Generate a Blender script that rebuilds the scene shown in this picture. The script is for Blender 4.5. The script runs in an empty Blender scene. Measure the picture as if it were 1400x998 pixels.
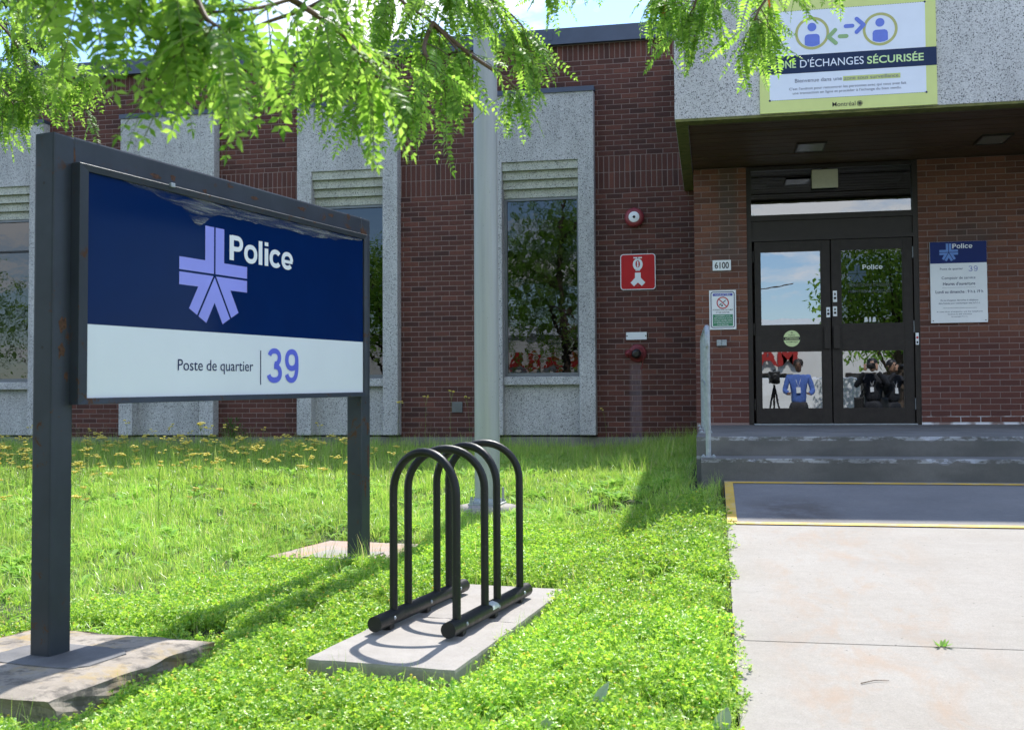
import bpy, bmesh, math, random
import numpy as np
from mathutils import Vector, Matrix, Euler, noise as mnoise
from math import sin, cos, pi, radians, atan, tan

S = bpy.context.scene
COL = S.collection
R = random.Random(39)

# ------------------------------------------------------------------ camera
cam = bpy.data.cameras.new('camera'); camo = bpy.data.objects.new('camera', cam); COL.objects.link(camo)
S.camera = camo
cam.sensor_width = 36.0; cam.lens = 1450/1400*36.0; cam.clip_start = 0.05; cam.clip_end = 2000
_th, _pt, _rl = radians(10.7), atan(52/1450.), radians(.34)
Fv = Vector((-sin(_th)*cos(_pt), cos(_th)*cos(_pt), sin(_pt)))
R0 = Vector((cos(_th), sin(_th), 0)); U0 = R0.cross(Fv)
Rv = R0*cos(_rl)-U0*sin(_rl); Uv = U0*cos(_rl)+R0*sin(_rl)
camo.matrix_world = Matrix(((Rv.x, Uv.x, -Fv.x, 0), (Rv.y, Uv.y, -Fv.y, 0), (Rv.z, Uv.z, -Fv.z, 0), (0, 0, 0, 1)))
cam.dof.use_dof = True; cam.dof.focus_distance = 8.5; cam.dof.aperture_fstop = 7.1
CAM = Vector((0, 0, 0))

# ------------------------------------------------------------------ world, sun, exposure
SUN_EL, SUN_AZ = radians(55), radians(4.2)      # behind the building, a hair to the right
W = bpy.data.worlds.new('World'); S.world = W; W.use_nodes = True
nt = W.node_tree; nt.nodes.clear()
def N(nt, t, **k):
    n = nt.nodes.new(t)
    for a, b in k.items(): setattr(n, a, b)
    return n
def lk(nt, a, b): nt.links.new(a, b)
out = N(nt, 'ShaderNodeOutputWorld'); bg = N(nt, 'ShaderNodeBackground'); lk(nt, bg.outputs[0], out.inputs[0])
sky = N(nt, 'ShaderNodeTexSky', sky_type='NISHITA', sun_disc=False, sun_elevation=SUN_EL, sun_rotation=SUN_AZ, altitude=40, air_density=1.15, dust_density=.35, ozone_density=1.4)
tc = N(nt, 'ShaderNodeTexCoord'); sep = N(nt, 'ShaderNodeSeparateXYZ'); lk(nt, tc.outputs['Generated'], sep.inputs[0])
zm = N(nt, 'ShaderNodeMath', operation='MAXIMUM'); lk(nt, sep.outputs[2], zm.inputs[0]); zm.inputs[1].default_value = 0.0
za = N(nt, 'ShaderNodeMath', operation='ADD'); lk(nt, zm.outputs[0], za.inputs[0]); za.inputs[1].default_value = .13
vd = N(nt, 'ShaderNodeVectorMath', operation='SCALE')
iv = N(nt, 'ShaderNodeMath', operation='DIVIDE'); iv.inputs[0].default_value = 1.0; lk(nt, za.outputs[0], iv.inputs[1])
lk(nt, tc.outputs['Generated'], vd.inputs[0]); lk(nt, iv.outputs[0], vd.inputs['Scale'])
cn = N(nt, 'ShaderNodeTexNoise'); cn.inputs['Scale'].default_value = 1.1; cn.inputs['Detail'].default_value = 8; cn.inputs['Roughness'].default_value = .58
lk(nt, vd.outputs[0], cn.inputs['Vector'])
cr = N(nt, 'ShaderNodeValToRGB'); cr.color_ramp.elements[0].position = .50; cr.color_ramp.elements[1].position = .60
lk(nt, cn.outputs['Fac'], cr.inputs[0])
cm = N(nt, 'ShaderNodeMix', data_type='RGBA'); cm.inputs['B'].default_value = (7.4, 7.4, 7.6, 1)
lk(nt, cr.outputs[0], cm.inputs['Factor']); tn = N(nt, 'ShaderNodeMix', data_type='RGBA', blend_type='MULTIPLY'); tn.inputs['Factor'].default_value = 1.0; tn.inputs['B'].default_value = (.80, .90, 1.07, 1)
lk(nt, sky.outputs[0], tn.inputs['A']); lk(nt, tn.outputs['Result'], cm.inputs['A'])
lk(nt, cm.outputs['Result'], bg.inputs['Color']); bg.inputs['Strength'].default_value = .132
sl = bpy.data.lights.new('sun', 'SUN'); so = bpy.data.objects.new('sun', sl); COL.objects.link(so)
sl.energy = 3.85; sl.angle = radians(.53); sl.color = (1.0, .97, .915)
sd = Vector((sin(SUN_AZ)*cos(SUN_EL), cos(SUN_AZ)*cos(SUN_EL), sin(SUN_EL)))
so.rotation_euler = sd.to_track_quat('Z', 'Y').to_euler(); so.location = (2, 30, 40)
S.view_settings.view_transform = 'Standard'; S.view_settings.look = 'None'; S.view_settings.gamma = 1
S.view_settings.exposure = 1.12
S.cycles.max_bounces = 8; S.cycles.transparent_max_bounces = 24; S.cycles.caustics_reflective = False; S.cycles.caustics_refractive = False
S.cycles.use_denoising = True

# ------------------------------------------------------------------ materials
MATS = {}
def new_mat(name):
    m = bpy.data.materials.new(name); m.use_nodes = True; nt = m.node_tree; nt.nodes.clear()
    o = N(nt, 'ShaderNodeOutputMaterial'); b = N(nt, 'ShaderNodeBsdfPrincipled'); lk(nt, b.outputs[0], o.inputs[0])
    return m, nt, b, o
def coord(nt, kind='Object', scale=1.0):
    if kind == 'World':
        g = N(nt, 'ShaderNodeNewGeometry'); v = g.outputs['Position']
    else:
        t = N(nt, 'ShaderNodeTexCoord'); v = t.outputs[kind]
    mp = N(nt, 'ShaderNodeMapping'); lk(nt, v, mp.inputs[0])
    mp.inputs['Scale'].default_value = (scale,)*3 if isinstance(scale, (int, float)) else scale
    return mp.outputs[0]
def noise(nt, vec, scale, detail=4, rough=.5, dist=0):
    n = N(nt, 'ShaderNodeTexNoise'); lk(nt, vec, n.inputs['Vector']); n.inputs['Scale'].default_value = scale
    n.inputs['Detail'].default_value = detail; n.inputs['Roughness'].default_value = rough; n.inputs['Distortion'].default_value = dist
    return n.outputs['Fac']
def ramp(nt, fac, stops):
    r = N(nt, 'ShaderNodeValToRGB'); e = r.color_ramp.elements
    while len(e) < len(stops): e.new(.5)
    for i, (p, c) in enumerate(stops):
        e[i].position = p; e[i].color = (c, c, c, 1) if isinstance(c, (int, float)) else (*c, 1)
    lk(nt, fac, r.inputs[0]); return r.outputs[0]
def mix(nt, fac, a, b, mode='MIX'):
    m = N(nt, 'ShaderNodeMix', data_type='RGBA', blend_type=mode)
    for s, v in (('Factor', fac), ('A', a), ('B', b)):
        if isinstance(v, (int, float)): m.inputs[s].default_value = v if s == 'Factor' else (v, v, v, 1)
        elif isinstance(v, tuple): m.inputs[s].default_value = (*v, 1)
        else: lk(nt, v, m.inputs[s])
    return m.outputs['Result']
def math_(nt, op, a, b=None, clamp=False):
    m = N(nt, 'ShaderNodeMath', operation=op, use_clamp=clamp)
    for i, v in enumerate((a, b)):
        if v is None: continue
        if isinstance(v, (int, float)): m.inputs[i].default_value = v
        else: lk(nt, v, m.inputs[i])
    return m.outputs[0]
def bump(nt, b, h, strength=.3, dist=.01):
    n = N(nt, 'ShaderNodeBump'); n.inputs['Strength'].default_value = strength; n.inputs['Distance'].default_value = dist
    lk(nt, h, n.inputs['Height']); lk(nt, n.outputs[0], b.inputs['Normal'])
def setc(nt, b, v):
    if isinstance(v, tuple): b.inputs['Base Color'].default_value = (*v, 1)
    else: lk(nt, v, b.inputs['Base Color'])
def spos(nt):
    g = N(nt, 'ShaderNodeNewGeometry'); s = N(nt, 'ShaderNodeSeparateXYZ'); lk(nt, g.outputs['Position'], s.inputs[0]); return s.outputs
def band(nt, v, lo, hi, soft):
    a = N(nt, 'ShaderNodeMapRange', interpolation_type='SMOOTHSTEP'); lk(nt, v, a.inputs[0]); a.inputs[1].default_value = lo-soft; a.inputs[2].default_value = lo+soft
    b = N(nt, 'ShaderNodeMapRange', interpolation_type='SMOOTHSTEP'); lk(nt, v, b.inputs[0]); b.inputs[1].default_value = hi-soft; b.inputs[2].default_value = hi+soft
    b.inputs[3].default_value = 1; b.inputs[4].default_value = 0
    return math_(nt, 'MULTIPLY', a.outputs[0], b.outputs[0])

def mat_plain(name, col, rough=.6, metal=0, var=.12, bmp=0.0, scale=30, spec=.5):
    m, nt, b, o = new_mat(name); v = coord(nt)
    n = noise(nt, v, scale, 5, .6)
    c = mix(nt, 1.0, col, ramp(nt, n, [(.3, 1-var), (.7, 1+var if 1+var < 2 else 2)]), 'MULTIPLY')
    setc(nt, b, c); b.inputs['Roughness'].default_value = rough; b.inputs['Metallic'].default_value = metal
    b.inputs['Specular IOR Level'].default_value = spec
    if bmp: bump(nt, b, n, bmp, .003)
    return m

def mat_brick(name, dark, mid, light, stain=None):
    m, nt, b, o = new_mat(name)
    oi = N(nt, 'ShaderNodeObjectInfo'); ge = N(nt, 'ShaderNodeNewGeometry')
    r = math_(nt, 'FRACT', math_(nt, 'ADD', oi.outputs['Random'], math_(nt, 'MULTIPLY', ge.outputs['Random Per Island'], 1.0)))
    base = ramp(nt, r, [(0, dark), (.35, mid), (.75, mid), (1, light)])
    v = coord(nt, 'World'); n = noise(nt, v, 70, 6, .7); n2 = noise(nt, v, .9, 4, .6)
    base = mix(nt, 1.0, base, ramp(nt, n, [(.25, .7), (.75, 1.3)]), 'MULTIPLY')
    base = mix(nt, 1.0, base, ramp(nt, n2, [(.3, .82), (.7, 1.15)]), 'MULTIPLY')
    if stain: base = stain(nt, base, v)
    setc(nt, b, base); b.inputs['Roughness'].default_value = .82
    bump(nt, b, n, .5, .004)
    return m
def stain_facade(nt, base, v):
    s = spos(nt)
    m = math_(nt, 'MULTIPLY', band(nt, s[0], -1.05, -.90, .02), band(nt, s[2], -.5, .52, .12))
    st = noise(nt, coord(nt, 'World', (30, 1, 4)), 1.5, 5, .7)
    m = math_(nt, 'MULTIPLY', m, ramp(nt, st, [(.3, .1), (.7, .34)]))
    return mix(nt, m, base, (.33, .31, .36))
def tone_porch(nt, base, v):
    s = spos(nt)
    # darker red low down, a green-grey smear in the pier above the address plate
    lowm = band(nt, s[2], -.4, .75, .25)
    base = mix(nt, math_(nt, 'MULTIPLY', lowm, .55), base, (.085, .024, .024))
    g = math_(nt, 'MULTIPLY', band(nt, s[0], .10, .30, .05), band(nt, s[2], 1.75, 2.75, .15))
    base = mix(nt, math_(nt, 'MULTIPLY', g, .6), base, (.060, .058, .048))
    g2 = math_(nt, 'MULTIPLY', band(nt, s[2], 1.55, 2.05, .2), ramp(nt, noise(nt, v, 1.6, 4), [(.42, 0), (.6, .6)]))
    return mix(nt, g2, base, (.075, .06, .055))
MATS['brick'] = mat_brick('dark_red_brick', (.055, .020, .016), (.094, .031, .022), (.140, .047, .032), stain_facade)
MATS['brick_porch'] = mat_brick('orange_brown_brick', (.105, .043, .028), (.165, .062, .038), (.225, .092, .054), tone_porch)
def mat_mortar():
    m, nt, b, o = new_mat('mortar'); v = coord(nt, 'World'); n = noise(nt, v, 60, 5, .7)
    base = mix(nt, n, (.22, .155, .14), (.33, .24, .22))
    s = spos(nt)
    e = math_(nt, 'MULTIPLY', math_(nt, 'MULTIPLY', band(nt, s[0], 2.2, 7, .1), band(nt, s[2], -.3, -.17, .03)), ramp(nt, noise(nt, v, 7, 4), [(.4, 0), (.55, 1)]))
    base = mix(nt, e, base, (.75, .75, .78))
    setc(nt, b, base); b.inputs['Roughness'].default_value = .95; bump(nt, b, n, .6, .004); return m
MATS['mortar'] = mat_mortar()

def mat_aggregate(name, base, speck, light):
    m, nt, b, o = new_mat(name); v = coord(nt, 'World')
    vo = N(nt, 'ShaderNodeTexVoronoi'); lk(nt, v, vo.inputs['Vector']); vo.inputs['Scale'].default_value = 62; vo.inputs['Randomness'].default_value = 1
    vs = N(nt, 'ShaderNodeSeparateColor'); lk(nt, vo.outputs['Color'], vs.inputs[0])
    isd = math_(nt, 'MULTIPLY', ramp(nt, vs.outputs[0], [(.80, 0), (.84, 1)]), ramp(nt, vo.outputs['Distance'], [(.30, 1), (.46, 0)]))
    vo2 = N(nt, 'ShaderNodeTexVoronoi'); lk(nt, v, vo2.inputs['Vector']); vo2.inputs['Scale'].default_value = 130
    vs2 = N(nt, 'ShaderNodeSeparateColor'); lk(nt, vo2.outputs['Color'], vs2.inputs[0])
    n = noise(nt, v, 1.3, 4, .55)
    c = mix(nt, ramp(nt, vs2.outputs[1], [(.2, 0), (.9, 1)]), base, light)
    c = mix(nt, ramp(nt, vs2.outputs[0], [(.78, 0), (.82, .55)]), c, speck)
    c = mix(nt, 1.0, c, ramp(nt, n, [(.3, .86), (.7, 1.08)]), 'MULTIPLY')
    c = mix(nt, isd, c, speck)
    s = noise(nt, coord(nt, 'World', (2.5, 2.5, .35)), 2.2, 5, .6)
    c = mix(nt, 1.0, c, ramp(nt, s, [(.35, .84), (.6, 1.0)]), 'MULTIPLY')
    setc(nt, b, c); b.inputs['Roughness'].default_value = .9
    bump(nt, b, vo.outputs['Distance'], .35, .004); return m
MATS['precast'] = mat_aggregate('exposed_aggregate', (.46, .46, .455), (.06, .06, .065), (.60, .60, .60))
MATS['fascia'] = mat_aggregate('fascia_aggregate', (.60, .585, .59), (.09, .09, .095), (.72, .70, .71))
MATS['louver'] = mat_aggregate('louver_aggregate', (.44, .45, .38), (.09, .09, .08), (.56, .57, .49))

def mat_concrete(name, a, c2, stains=(), dark=0.0, scale=1.0):
    m, nt, b, o = new_mat(name); v = coord(nt, 'World')
    n1 = noise(nt, v, 2.2*scale, 6, .6); n2 = noise(nt, v, 140, 3, .6); n3 = noise(nt, v, 25, 5, .7)
    c = mix(nt, ramp(nt, n1, [(.3, 0), (.7, 1)]), a, c2)
    c = mix(nt, 1.0, c, ramp(nt, n2, [(.3, .88), (.7, 1.08)]), 'MULTIPLY')
    c = mix(nt, 1.0, c, ramp(nt, n3, [(.3, .93), (.7, 1.05)]), 'MULTIPLY')
    for f in stains: c = f(nt, c, v)
    setc(nt, b, c); b.inputs['Roughness'].default_value = .9
    bump(nt, b, mix(nt, .5, n2, n3), .3, .004); return m
def rust_wash(nt, c, v):
    s = spos(nt)
    n = noise(nt, coord(nt, 'World', (2.2, 1.0, 1)), 2.3, 7, .68, .4)
    m = math_(nt, 'MULTIPLY', ramp(nt, n, [(.48, 0), (.66, .55)]), band(nt, s[0], .25, 1.0, .18))
    c = mix(nt, m, c, (.31, .215, .145))
    n = noise(nt, coord(nt, 'World', (3.5, 1.4, 1)), 1.4, 6, .7)
    return mix(nt, ramp(nt, n, [(.60, 0), (.72, .22)]), c, (.31, .25, .19))
def brushed(nt, c, v):
    n = noise(nt, coord(nt, 'World', (3, 90, 1)), 2, 4, .7)
    return mix(nt, 1.0, c, ramp(nt, n, [(.3, .95), (.7, 1.04)]), 'MULTIPLY')
def dark_patch(nt, c, v):
    s = spos(nt)
    m = math_(nt, 'MULTIPLY', math_(nt, 'MULTIPLY', band(nt, s[0], .25, .75, .16), band(nt, s[1], 6.65, 7.3, .2)), ramp(nt, noise(nt, v, 6, 6, .7), [(.36, 0), (.56, .75)]))
    c = mix(nt, m, c, (.10, .085, .075))
    d = ramp(nt, noise(nt, coord(nt, 'World', (1, 3, 1)), 3.5, 6, .7), [(.6, 0), (.75, .25)])
    return mix(nt, d, c, (.34, .33, .32))
def grit(nt, c, v):
    vo = N(nt, 'ShaderNodeTexVoronoi'); lk(nt, v, vo.inputs['Vector']); vo.inputs['Scale'].default_value = 26
    q = N(nt, 'ShaderNodeSeparateColor'); lk(nt, vo.outputs['Color'], q.inputs[0])
    m = math_(nt, 'MULTIPLY', ramp(nt, q.outputs[0], [(.90, 0), (.91, 1)]), ramp(nt, vo.outputs['Distance'], [(.08, .75), (.14, 0)]))
    c = mix(nt, m, c, (.09, .075, .06))
    n = noise(nt, v, 420, 2, .6); c = mix(nt, 1.0, c, ramp(nt, n, [(.3, .86), (.7, 1.1)]), 'MULTIPLY')
    n = noise(nt, coord(nt, 'World', (1, 5, 1)), .9, 6, .65); return mix(nt, ramp(nt, n, [(.52, 0), (.72, .35)]), c, (.22, .205, .185))
MATS['sidewalk'] = mat_concrete('pale_walk_concrete', (.284, .258, .225), (.318, .296, .266), (rust_wash, brushed, grit))
MATS['ramp'] = mat_concrete('grey_walk_concrete', (.165, .16, .16), (.215, .208, .205), (brushed, dark_patch, grit))
MATS['slab'] = mat_concrete('paver_concrete', (.28, .255, .23), (.34, .315, .29), (brushed,), scale=2)
def lichen(nt, c, v):
    n = noise(nt, v, 5.5, 7, .65); c = mix(nt, ramp(nt, n, [(.5, 0), (.64, .75)]), c, (.34, .23, .06))
    n = noise(nt, v, 9, 6, .7); return mix(nt, ramp(nt, n, [(.50, 0), (.62, .75)]), c, (.07, .062, .055))
def brickish(nt, c, v):
    n = noise(nt, v, 5, 6, .6); return mix(nt, ramp(nt, n, [(.4, 0), (.62, .8)]), c, (.45, .26, .17))
MATS['footing'] = mat_concrete('weathered_footing_concrete', (.24, .205, .165), (.34, .295, .245), (lichen,), scale=3)
MATS['footing2'] = mat_concrete('rusty_footing_concrete', (.30, .24, .20), (.36, .31, .27), (brickish,), scale=3)
def nosewear(nt, c, v):
    s = spos(nt)
    for z in (-.27, -.42):
        n = noise(nt, coord(nt, 'World', (1, 1, 2.5)), 9, 6, .75)
        m = math_(nt, 'MULTIPLY', band(nt, s[2], z-.032, z-.001, .0015), ramp(nt, n, [(.47, 0), (.54, .8)]))
        c = mix(nt, m, c, (.45, .46, .48))
    n = noise(nt, coord(nt, 'World', (1.2, 1.2, 3)), 2.2, 5)
    c = mix(nt, ramp(nt, n, [(.45, 0), (.65, .45)]), c, (.075, .08, .075))
    return c
MATS['steps'] = mat_concrete('step_concrete', (.135, .130, .122), (.185, .180, .170), (nosewear,))
MATS['foundation'] = mat_concrete('foundation_concrete', (.20, .19, .16), (.27, .26, .23))
MATS['asphalt'] = mat_concrete('asphalt', (.045, .045, .048), (.065, .065, .065))

def mat_yellow():
    m, nt, b, o = new_mat('worn_yellow_paint'); v = coord(nt, 'World')
    n = noise(nt, v, 14, 7, .7); c = mix(nt, ramp(nt, n, [(.50, 0), (.66, .6)]), (.66, .42, .06), (.48, .44, .38))
    n2 = noise(nt, v, 3, 4); c = mix(nt, 1.0, c, ramp(nt, n2, [(.3, .85), (.7, 1.1)]), 'MULTIPLY')
    setc(nt, b, c); b.inputs['Roughness'].default_value = .7; return m
MATS['yellow'] = mat_yellow()

def mat_painted_steel():
    m, nt, b, o = new_mat('blue_grey_painted_steel'); v = coord(nt)
    n1 = noise(nt, v, 3, 6, .65); n2 = noise(nt, v, 260, 2, .5); n3 = noise(nt, v, 9, 8, .75, .6)
    c = mix(nt, ramp(nt, n1, [(.3, 0), (.7, 1)]), (.028, .034, .044), (.046, .055, .072))
    rm = ramp(nt, n3, [(.585, 0), (.615, 1)])
    rmask = math_(nt, 'MULTIPLY', rm, ramp(nt, noise(nt, v, 2.0, 3), [(.45, 0), (.50, 1)]))
    c = mix(nt, rmask, c, mix(nt, n2, (.035, .018, .010), (.13, .055, .025)))
    halo = math_(nt, 'MULTIPLY', ramp(nt, n3, [(.56, 0), (.66, .4)]), ramp(nt, noise(nt, v, 2.0, 3), [(.46, 0), (.56, 1)]))
    c = mix(nt, halo, c, (.10, .06, .04))
    setc(nt, b, c); b.inputs['Specular IOR Level'].default_value = .3
    r = mix(nt, rmask, .42, .9); lk(nt, r, b.inputs['Roughness'])
    bump(nt, b, mix(nt, rmask, n2, n3), .12, .002); return m
MATS['steel'] = mat_painted_steel()
def mat_galv():
    m, nt, b, o = new_mat('galvanised_steel'); v = coord(nt)
    vo = N(nt, 'ShaderNodeTexVoronoi'); lk(nt, v, vo.inputs['Vector']); vo.inputs['Scale'].default_value = 45
    s = N(nt, 'ShaderNodeSeparateColor'); lk(nt, vo.outputs['Color'], s.inputs[0])
    c = mix(nt, s.outputs[0], (.30, .335, .36), (.42, .46, .48)); n = noise(nt, coord(nt, 'Object', (5, 5, .6)), 1.5, 6, .6)
    c = mix(nt, ramp(nt, n, [(.35, 0), (.7, .6)]), c, (.27, .30, .30)); setc(nt, b, c)
    b.inputs['Metallic'].default_value = .35; b.inputs['Roughness'].default_value = .5; return m
MATS['galv'] = mat_galv()
def mat_pole():
    m, nt, b, o = new_mat('weathered_grey_green_steel'); v = coord(nt)
    n = noise(nt, coord(nt, 'Object', (30, 30, 1.3)), 1.2, 6, .6); n2 = noise(nt, v, 60, 5, .7)
    c = mix(nt, n, (.28, .30, .30), (.42, .435, .435)); c = mix(nt, ramp(nt, n2, [(.62, 0), (.72, .6)]), c, (.12, .16, .12))
    n3 = noise(nt, coord(nt, 'Object', (14, 14, .5)), 2.2, 5, .6); c = mix(nt, ramp(nt, n3, [(.5, 0), (.7, .35)]), c, (.36, .38, .30))
    setc(nt, b, c); b.inputs['Metallic'].default_value = .2; b.inputs['Roughness'].default_value = .5; return m
MATS['pole'] = mat_pole()
def mat_rack():
    m, nt, b, o = new_mat('black_enamel'); v = coord(nt); n = noise(nt, v, 30, 6, .7)
    c = mix(nt, ramp(nt, n, [(.62, 0), (.68, 1)]), (.009, .010, .011), (.06, .055, .05)); setc(nt, b, c); b.inputs['Specular IOR Level'].default_value = .38
    lk(nt, ramp(nt, n, [(.3, .33), (.7, .55)]), b.inputs['Roughness']); bump(nt, b, noise(nt, v, 120, 3), .08, .001); return m
MATS['rack'] = mat_rack()
MATS['coping'] = mat_plain('navy_metal', (.055, .072, .115), .45, .1, .1, 0, 6)
MATS['dark_frame'] = mat_plain('bronze_aluminium', (.030, .024, .020), .45, .0, .15, .05, 12, .25)
MATS['grey_alu'] = mat_plain('grey_aluminium', (.16, .17, .18), .42, .4, .12, 0, 12)
MATS['door_paint'] = mat_plain('brown_black_paint', (.034, .028, .024), .5, 0, .18, .08, 14, .2)
MATS['white'] = mat_plain('white_enamel', (.84, .86, .88), .35, 0, .03, 0, 8)
MATS['signwhite'] = mat_plain('pale_grey_acrylic', (.76, .80, .85), .22, 0, .025, 0, 2, .2)
MATS['navy'] = mat_plain('navy_acrylic', (.002, .018, .092), .10, 0, .12, 0, 1.2, .05)
MATS['navyprint'] = mat_plain('navy_print', (.008, .024, .14), .35, 0, .05, 0, 5, .12)
MATS['darktext'] = mat_plain('dark_blue_print', (.018, .030, .105), .4, 0, .05, 0, 30, .15)
MATS['greytext'] = mat_plain('grey_print', (.13, .14, .22), .5, 0, .05)
MATS['peri'] = mat_plain('periwinkle_film', (.30, .32, .88), .3, 0, .05, 0, 3)
MATS['peri2'] = mat_plain('blue_violet_film', (.115, .15, .72), .3, 0, .05, 0, 3)
MATS['emblem_small'] = mat_plain('light_blue_print', (.10, .24, .62), .4, 0, .05)
MATS['red'] = mat_plain('red_reflective_sheet', (.52, .012, .016), .35, 0, .08, 0, 6, .2)
MATS['bell'] = mat_plain('dull_red_paint', (.26, .035, .045), .42, 0, .15, 0, 10)
MATS['bell2'] = mat_plain('faded_red_paint', (.20, .03, .035), .5, 0, .2, 0, 20)
MATS['iron'] = mat_plain('black_iron', (.035, .030, .030), .4, .3, .2, 0, 20)
MATS['lime'] = mat_plain('pale_lime_print', (.68, .73, .26), .45, 0, .04, 0, 4)
MATS['limetxt'] = mat_plain('lime_letter', (.60, .80, .38), .45, 0, .03)
MATS['paleblue'] = mat_plain('pale_blue_print', (.78, .82, .95), .4, 0, .03, 0, 4)
MATS['bandnavy'] = mat_plain('band_navy', (.018, .035, .095), .4, 0, .05, 0, 30, .15)
MATS['iconblue'] = mat_plain('icon_blue', (.13, .20, .70), .45, 0, .05)
MATS['ring'] = mat_plain('ring_khaki', (.47, .46, .16), .45, 0, .05)
MATS['green'] = mat_plain('arrow_green', (.28, .45, .20), .45, 0, .05)
MATS['hl'] = mat_plain('highlight_lime', (.58, .64, .22), .45, 0, .03)
MATS['palewhite'] = mat_plain('faint_letter', (.55, .62, .70), .5, 0, .05)
MATS['faint'] = mat_plain('ghost_lettering', (.065, .075, .075), .5, 0, .2)
MATS['ghostblue'] = mat_plain('ghost_emblem', (.018, .060, .105), .4, 0, .1)
MATS['signgreen'] = mat_plain('sign_green', (.045, .25, .13), .4, 0, .05)
MATS['signred'] = mat_plain('sign_red', (.5, .02, .03), .4, 0, .05)
MATS['signblue'] = mat_plain('sign_blue', (.05, .06, .42), .4, 0, .05)
MATS['black'] = mat_plain('flat_black', (.012, .012, .012), .5, 0, .1)
MATS['beige'] = mat_plain('beige_plastic', (.52, .50, .40), .5, 0, .05)
MATS['sticker'] = mat_plain('sticker_lime', (.62, .72, .36), .5, 0, .05)
MATS['lens'] = mat_plain('dusty_prismatic_lens', (.19, .195, .185), .25, 0, .1, .3, 90)
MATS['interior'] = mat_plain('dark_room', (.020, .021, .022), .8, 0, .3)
MATS['blind'] = mat_plain('blind', (.10, .11, .11), .7, 0, .1)
MATS['sticker_film'] = mat_plain('worn_silver_sticker', (.55, .58, .60), .35, .2, .15, 0, 60)
MATS['bark'] = mat_plain('bark', (.085, .06, .045), .9, 0, .35, .8, 14)
MATS['twig'] = mat_plain('twig', (.12, .075, .045), .7, 0, .3)
MATS['roof'] = mat_plain('roof_membrane', (.12, .12, .12), .9)
MATS['rail_rust'] = MATS['galv']

def mat_soffit():
    m, nt, b, o = new_mat('stained_soffit_boards'); v = coord(nt, 'World')
    n = noise(nt, coord(nt, 'World', (.5, 5, 5)), 3, 6, .65); n2 = noise(nt, v, 1.1, 3)
    c = mix(nt, n, (.055, .032, .020), (.125, .072, .045)); c = mix(nt, 1.0, c, ramp(nt, n2, [(.3, .8), (.7, 1.25)]), 'MULTIPLY')
    setc(nt, b, c); b.inputs['Roughness'].default_value = .55; return m
MATS['soffit'] = mat_soffit()
MATS['mossy'] = mat_concrete('mossy_edge', (.10, .11, .035), (.22, .21, .07), scale=4)

def mat_glass(name, refl, tint, wob=.02):
    m, nt, b, o = new_mat(name); nt.nodes.remove(b)
    gl = N(nt, 'ShaderNodeBsdfGlossy'); gl.inputs['Roughness'].default_value = 0.004; gl.inputs['Color'].default_value = (.93, .96, 1.0, 1)
    tr = N(nt, 'ShaderNodeBsdfTransparent'); tr.inputs['Color'].default_value = (*tint, 1)
    fr = N(nt, 'ShaderNodeFresnel'); fr.inputs['IOR'].default_value = 1.5
    f = math_(nt, 'ADD', fr.outputs[0], refl, True)
    mx = N(nt, 'ShaderNodeMixShader'); lk(nt, f, mx.inputs[0]); lk(nt, tr.outputs[0], mx.inputs[1]); lk(nt, gl.outputs[0], mx.inputs[2])
    lk(nt, mx.outputs[0], o.inputs[0])
    bn = N(nt, 'ShaderNodeBump'); bn.inputs['Strength'].default_value = wob; bn.inputs['Distance'].default_value = .05
    lk(nt, noise(nt, coord(nt, 'World', (1, 1, 1.4)), 5.5, 2, .5), bn.inputs['Height']); lk(nt, bn.outputs[0], gl.inputs['Normal'])
    return m
MATS['glass'] = mat_glass('window_glass', .03, (.12, .13, .13), .010)
MATS['glass_film'] = mat_glass('mirror_film_glass', .22, (.2, .2, .2), .0025)
MATS['glass_dark'] = mat_glass('dark_door_glass', .03, (.2, .2, .2), .0025)
MATS['glass_trans'] = mat_glass('transom_glass', .16, (.4, .42, .4), .002)

def mat_leaf(name, a, b_, trans, tfac=.45, spec=.25, rough=.5):
    m, nt, b, o = new_mat(name)
    oi = N(nt, 'ShaderNodeObjectInfo'); ge = N(nt, 'ShaderNodeNewGeometry')
    r = math_(nt, 'FRACT', math_(nt, 'ADD', oi.outputs['Random'], ge.outputs['Random Per Island']))
    c = mix(nt, r, a, b_) if name not in ('grass_blade', 'clover_leaf') else ramp(nt, r, [(0, a), (.5, tuple((p+q)/2 for p, q in zip(a, b_))), (.88, b_), (.95, (.52, .50, .27) if name == 'grass_blade' else (.50, .60, .16))])
    n = noise(nt, coord(nt, 'World'), .8, 3)
    c = mix(nt, 1.0, c, ramp(nt, n, [(.3, .85), (.7, 1.15)]), 'MULTIPLY')
    setc(nt, b, c); b.inputs['Roughness'].default_value = rough; b.inputs['Specular IOR Level'].default_value = spec
    t = N(nt, 'ShaderNodeBsdfTranslucent'); tcol = mix(nt, 1.0, c, trans, 'MULTIPLY'); lk(nt, tcol, t.inputs['Color'])
    mx = N(nt, 'ShaderNodeMixShader'); mx.inputs[0].default_value = tfac
    lk(nt, b.outputs[0], mx.inputs[1]); lk(nt, t.outputs[0], mx.inputs[2]); lk(nt, mx.outputs[0], o.inputs[0])
    return m
MATS['locust'] = mat_leaf('locust_leaf', (.08, .19, .022), (.29, .45, .09), (1.8, 1.75, 1.25), .55, .3, .45)
MATS['grass'] = mat_leaf('grass_blade', (.18, .38, .045), (.48, .62, .14), (1.5, 1.5, 1.1), .42, .5, .35)
MATS['clover'] = mat_leaf('clover_leaf', (.13, .33, .045), (.48, .64, .09), (1.5, 1.5, 1.0), .42, .45, .4)
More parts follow.
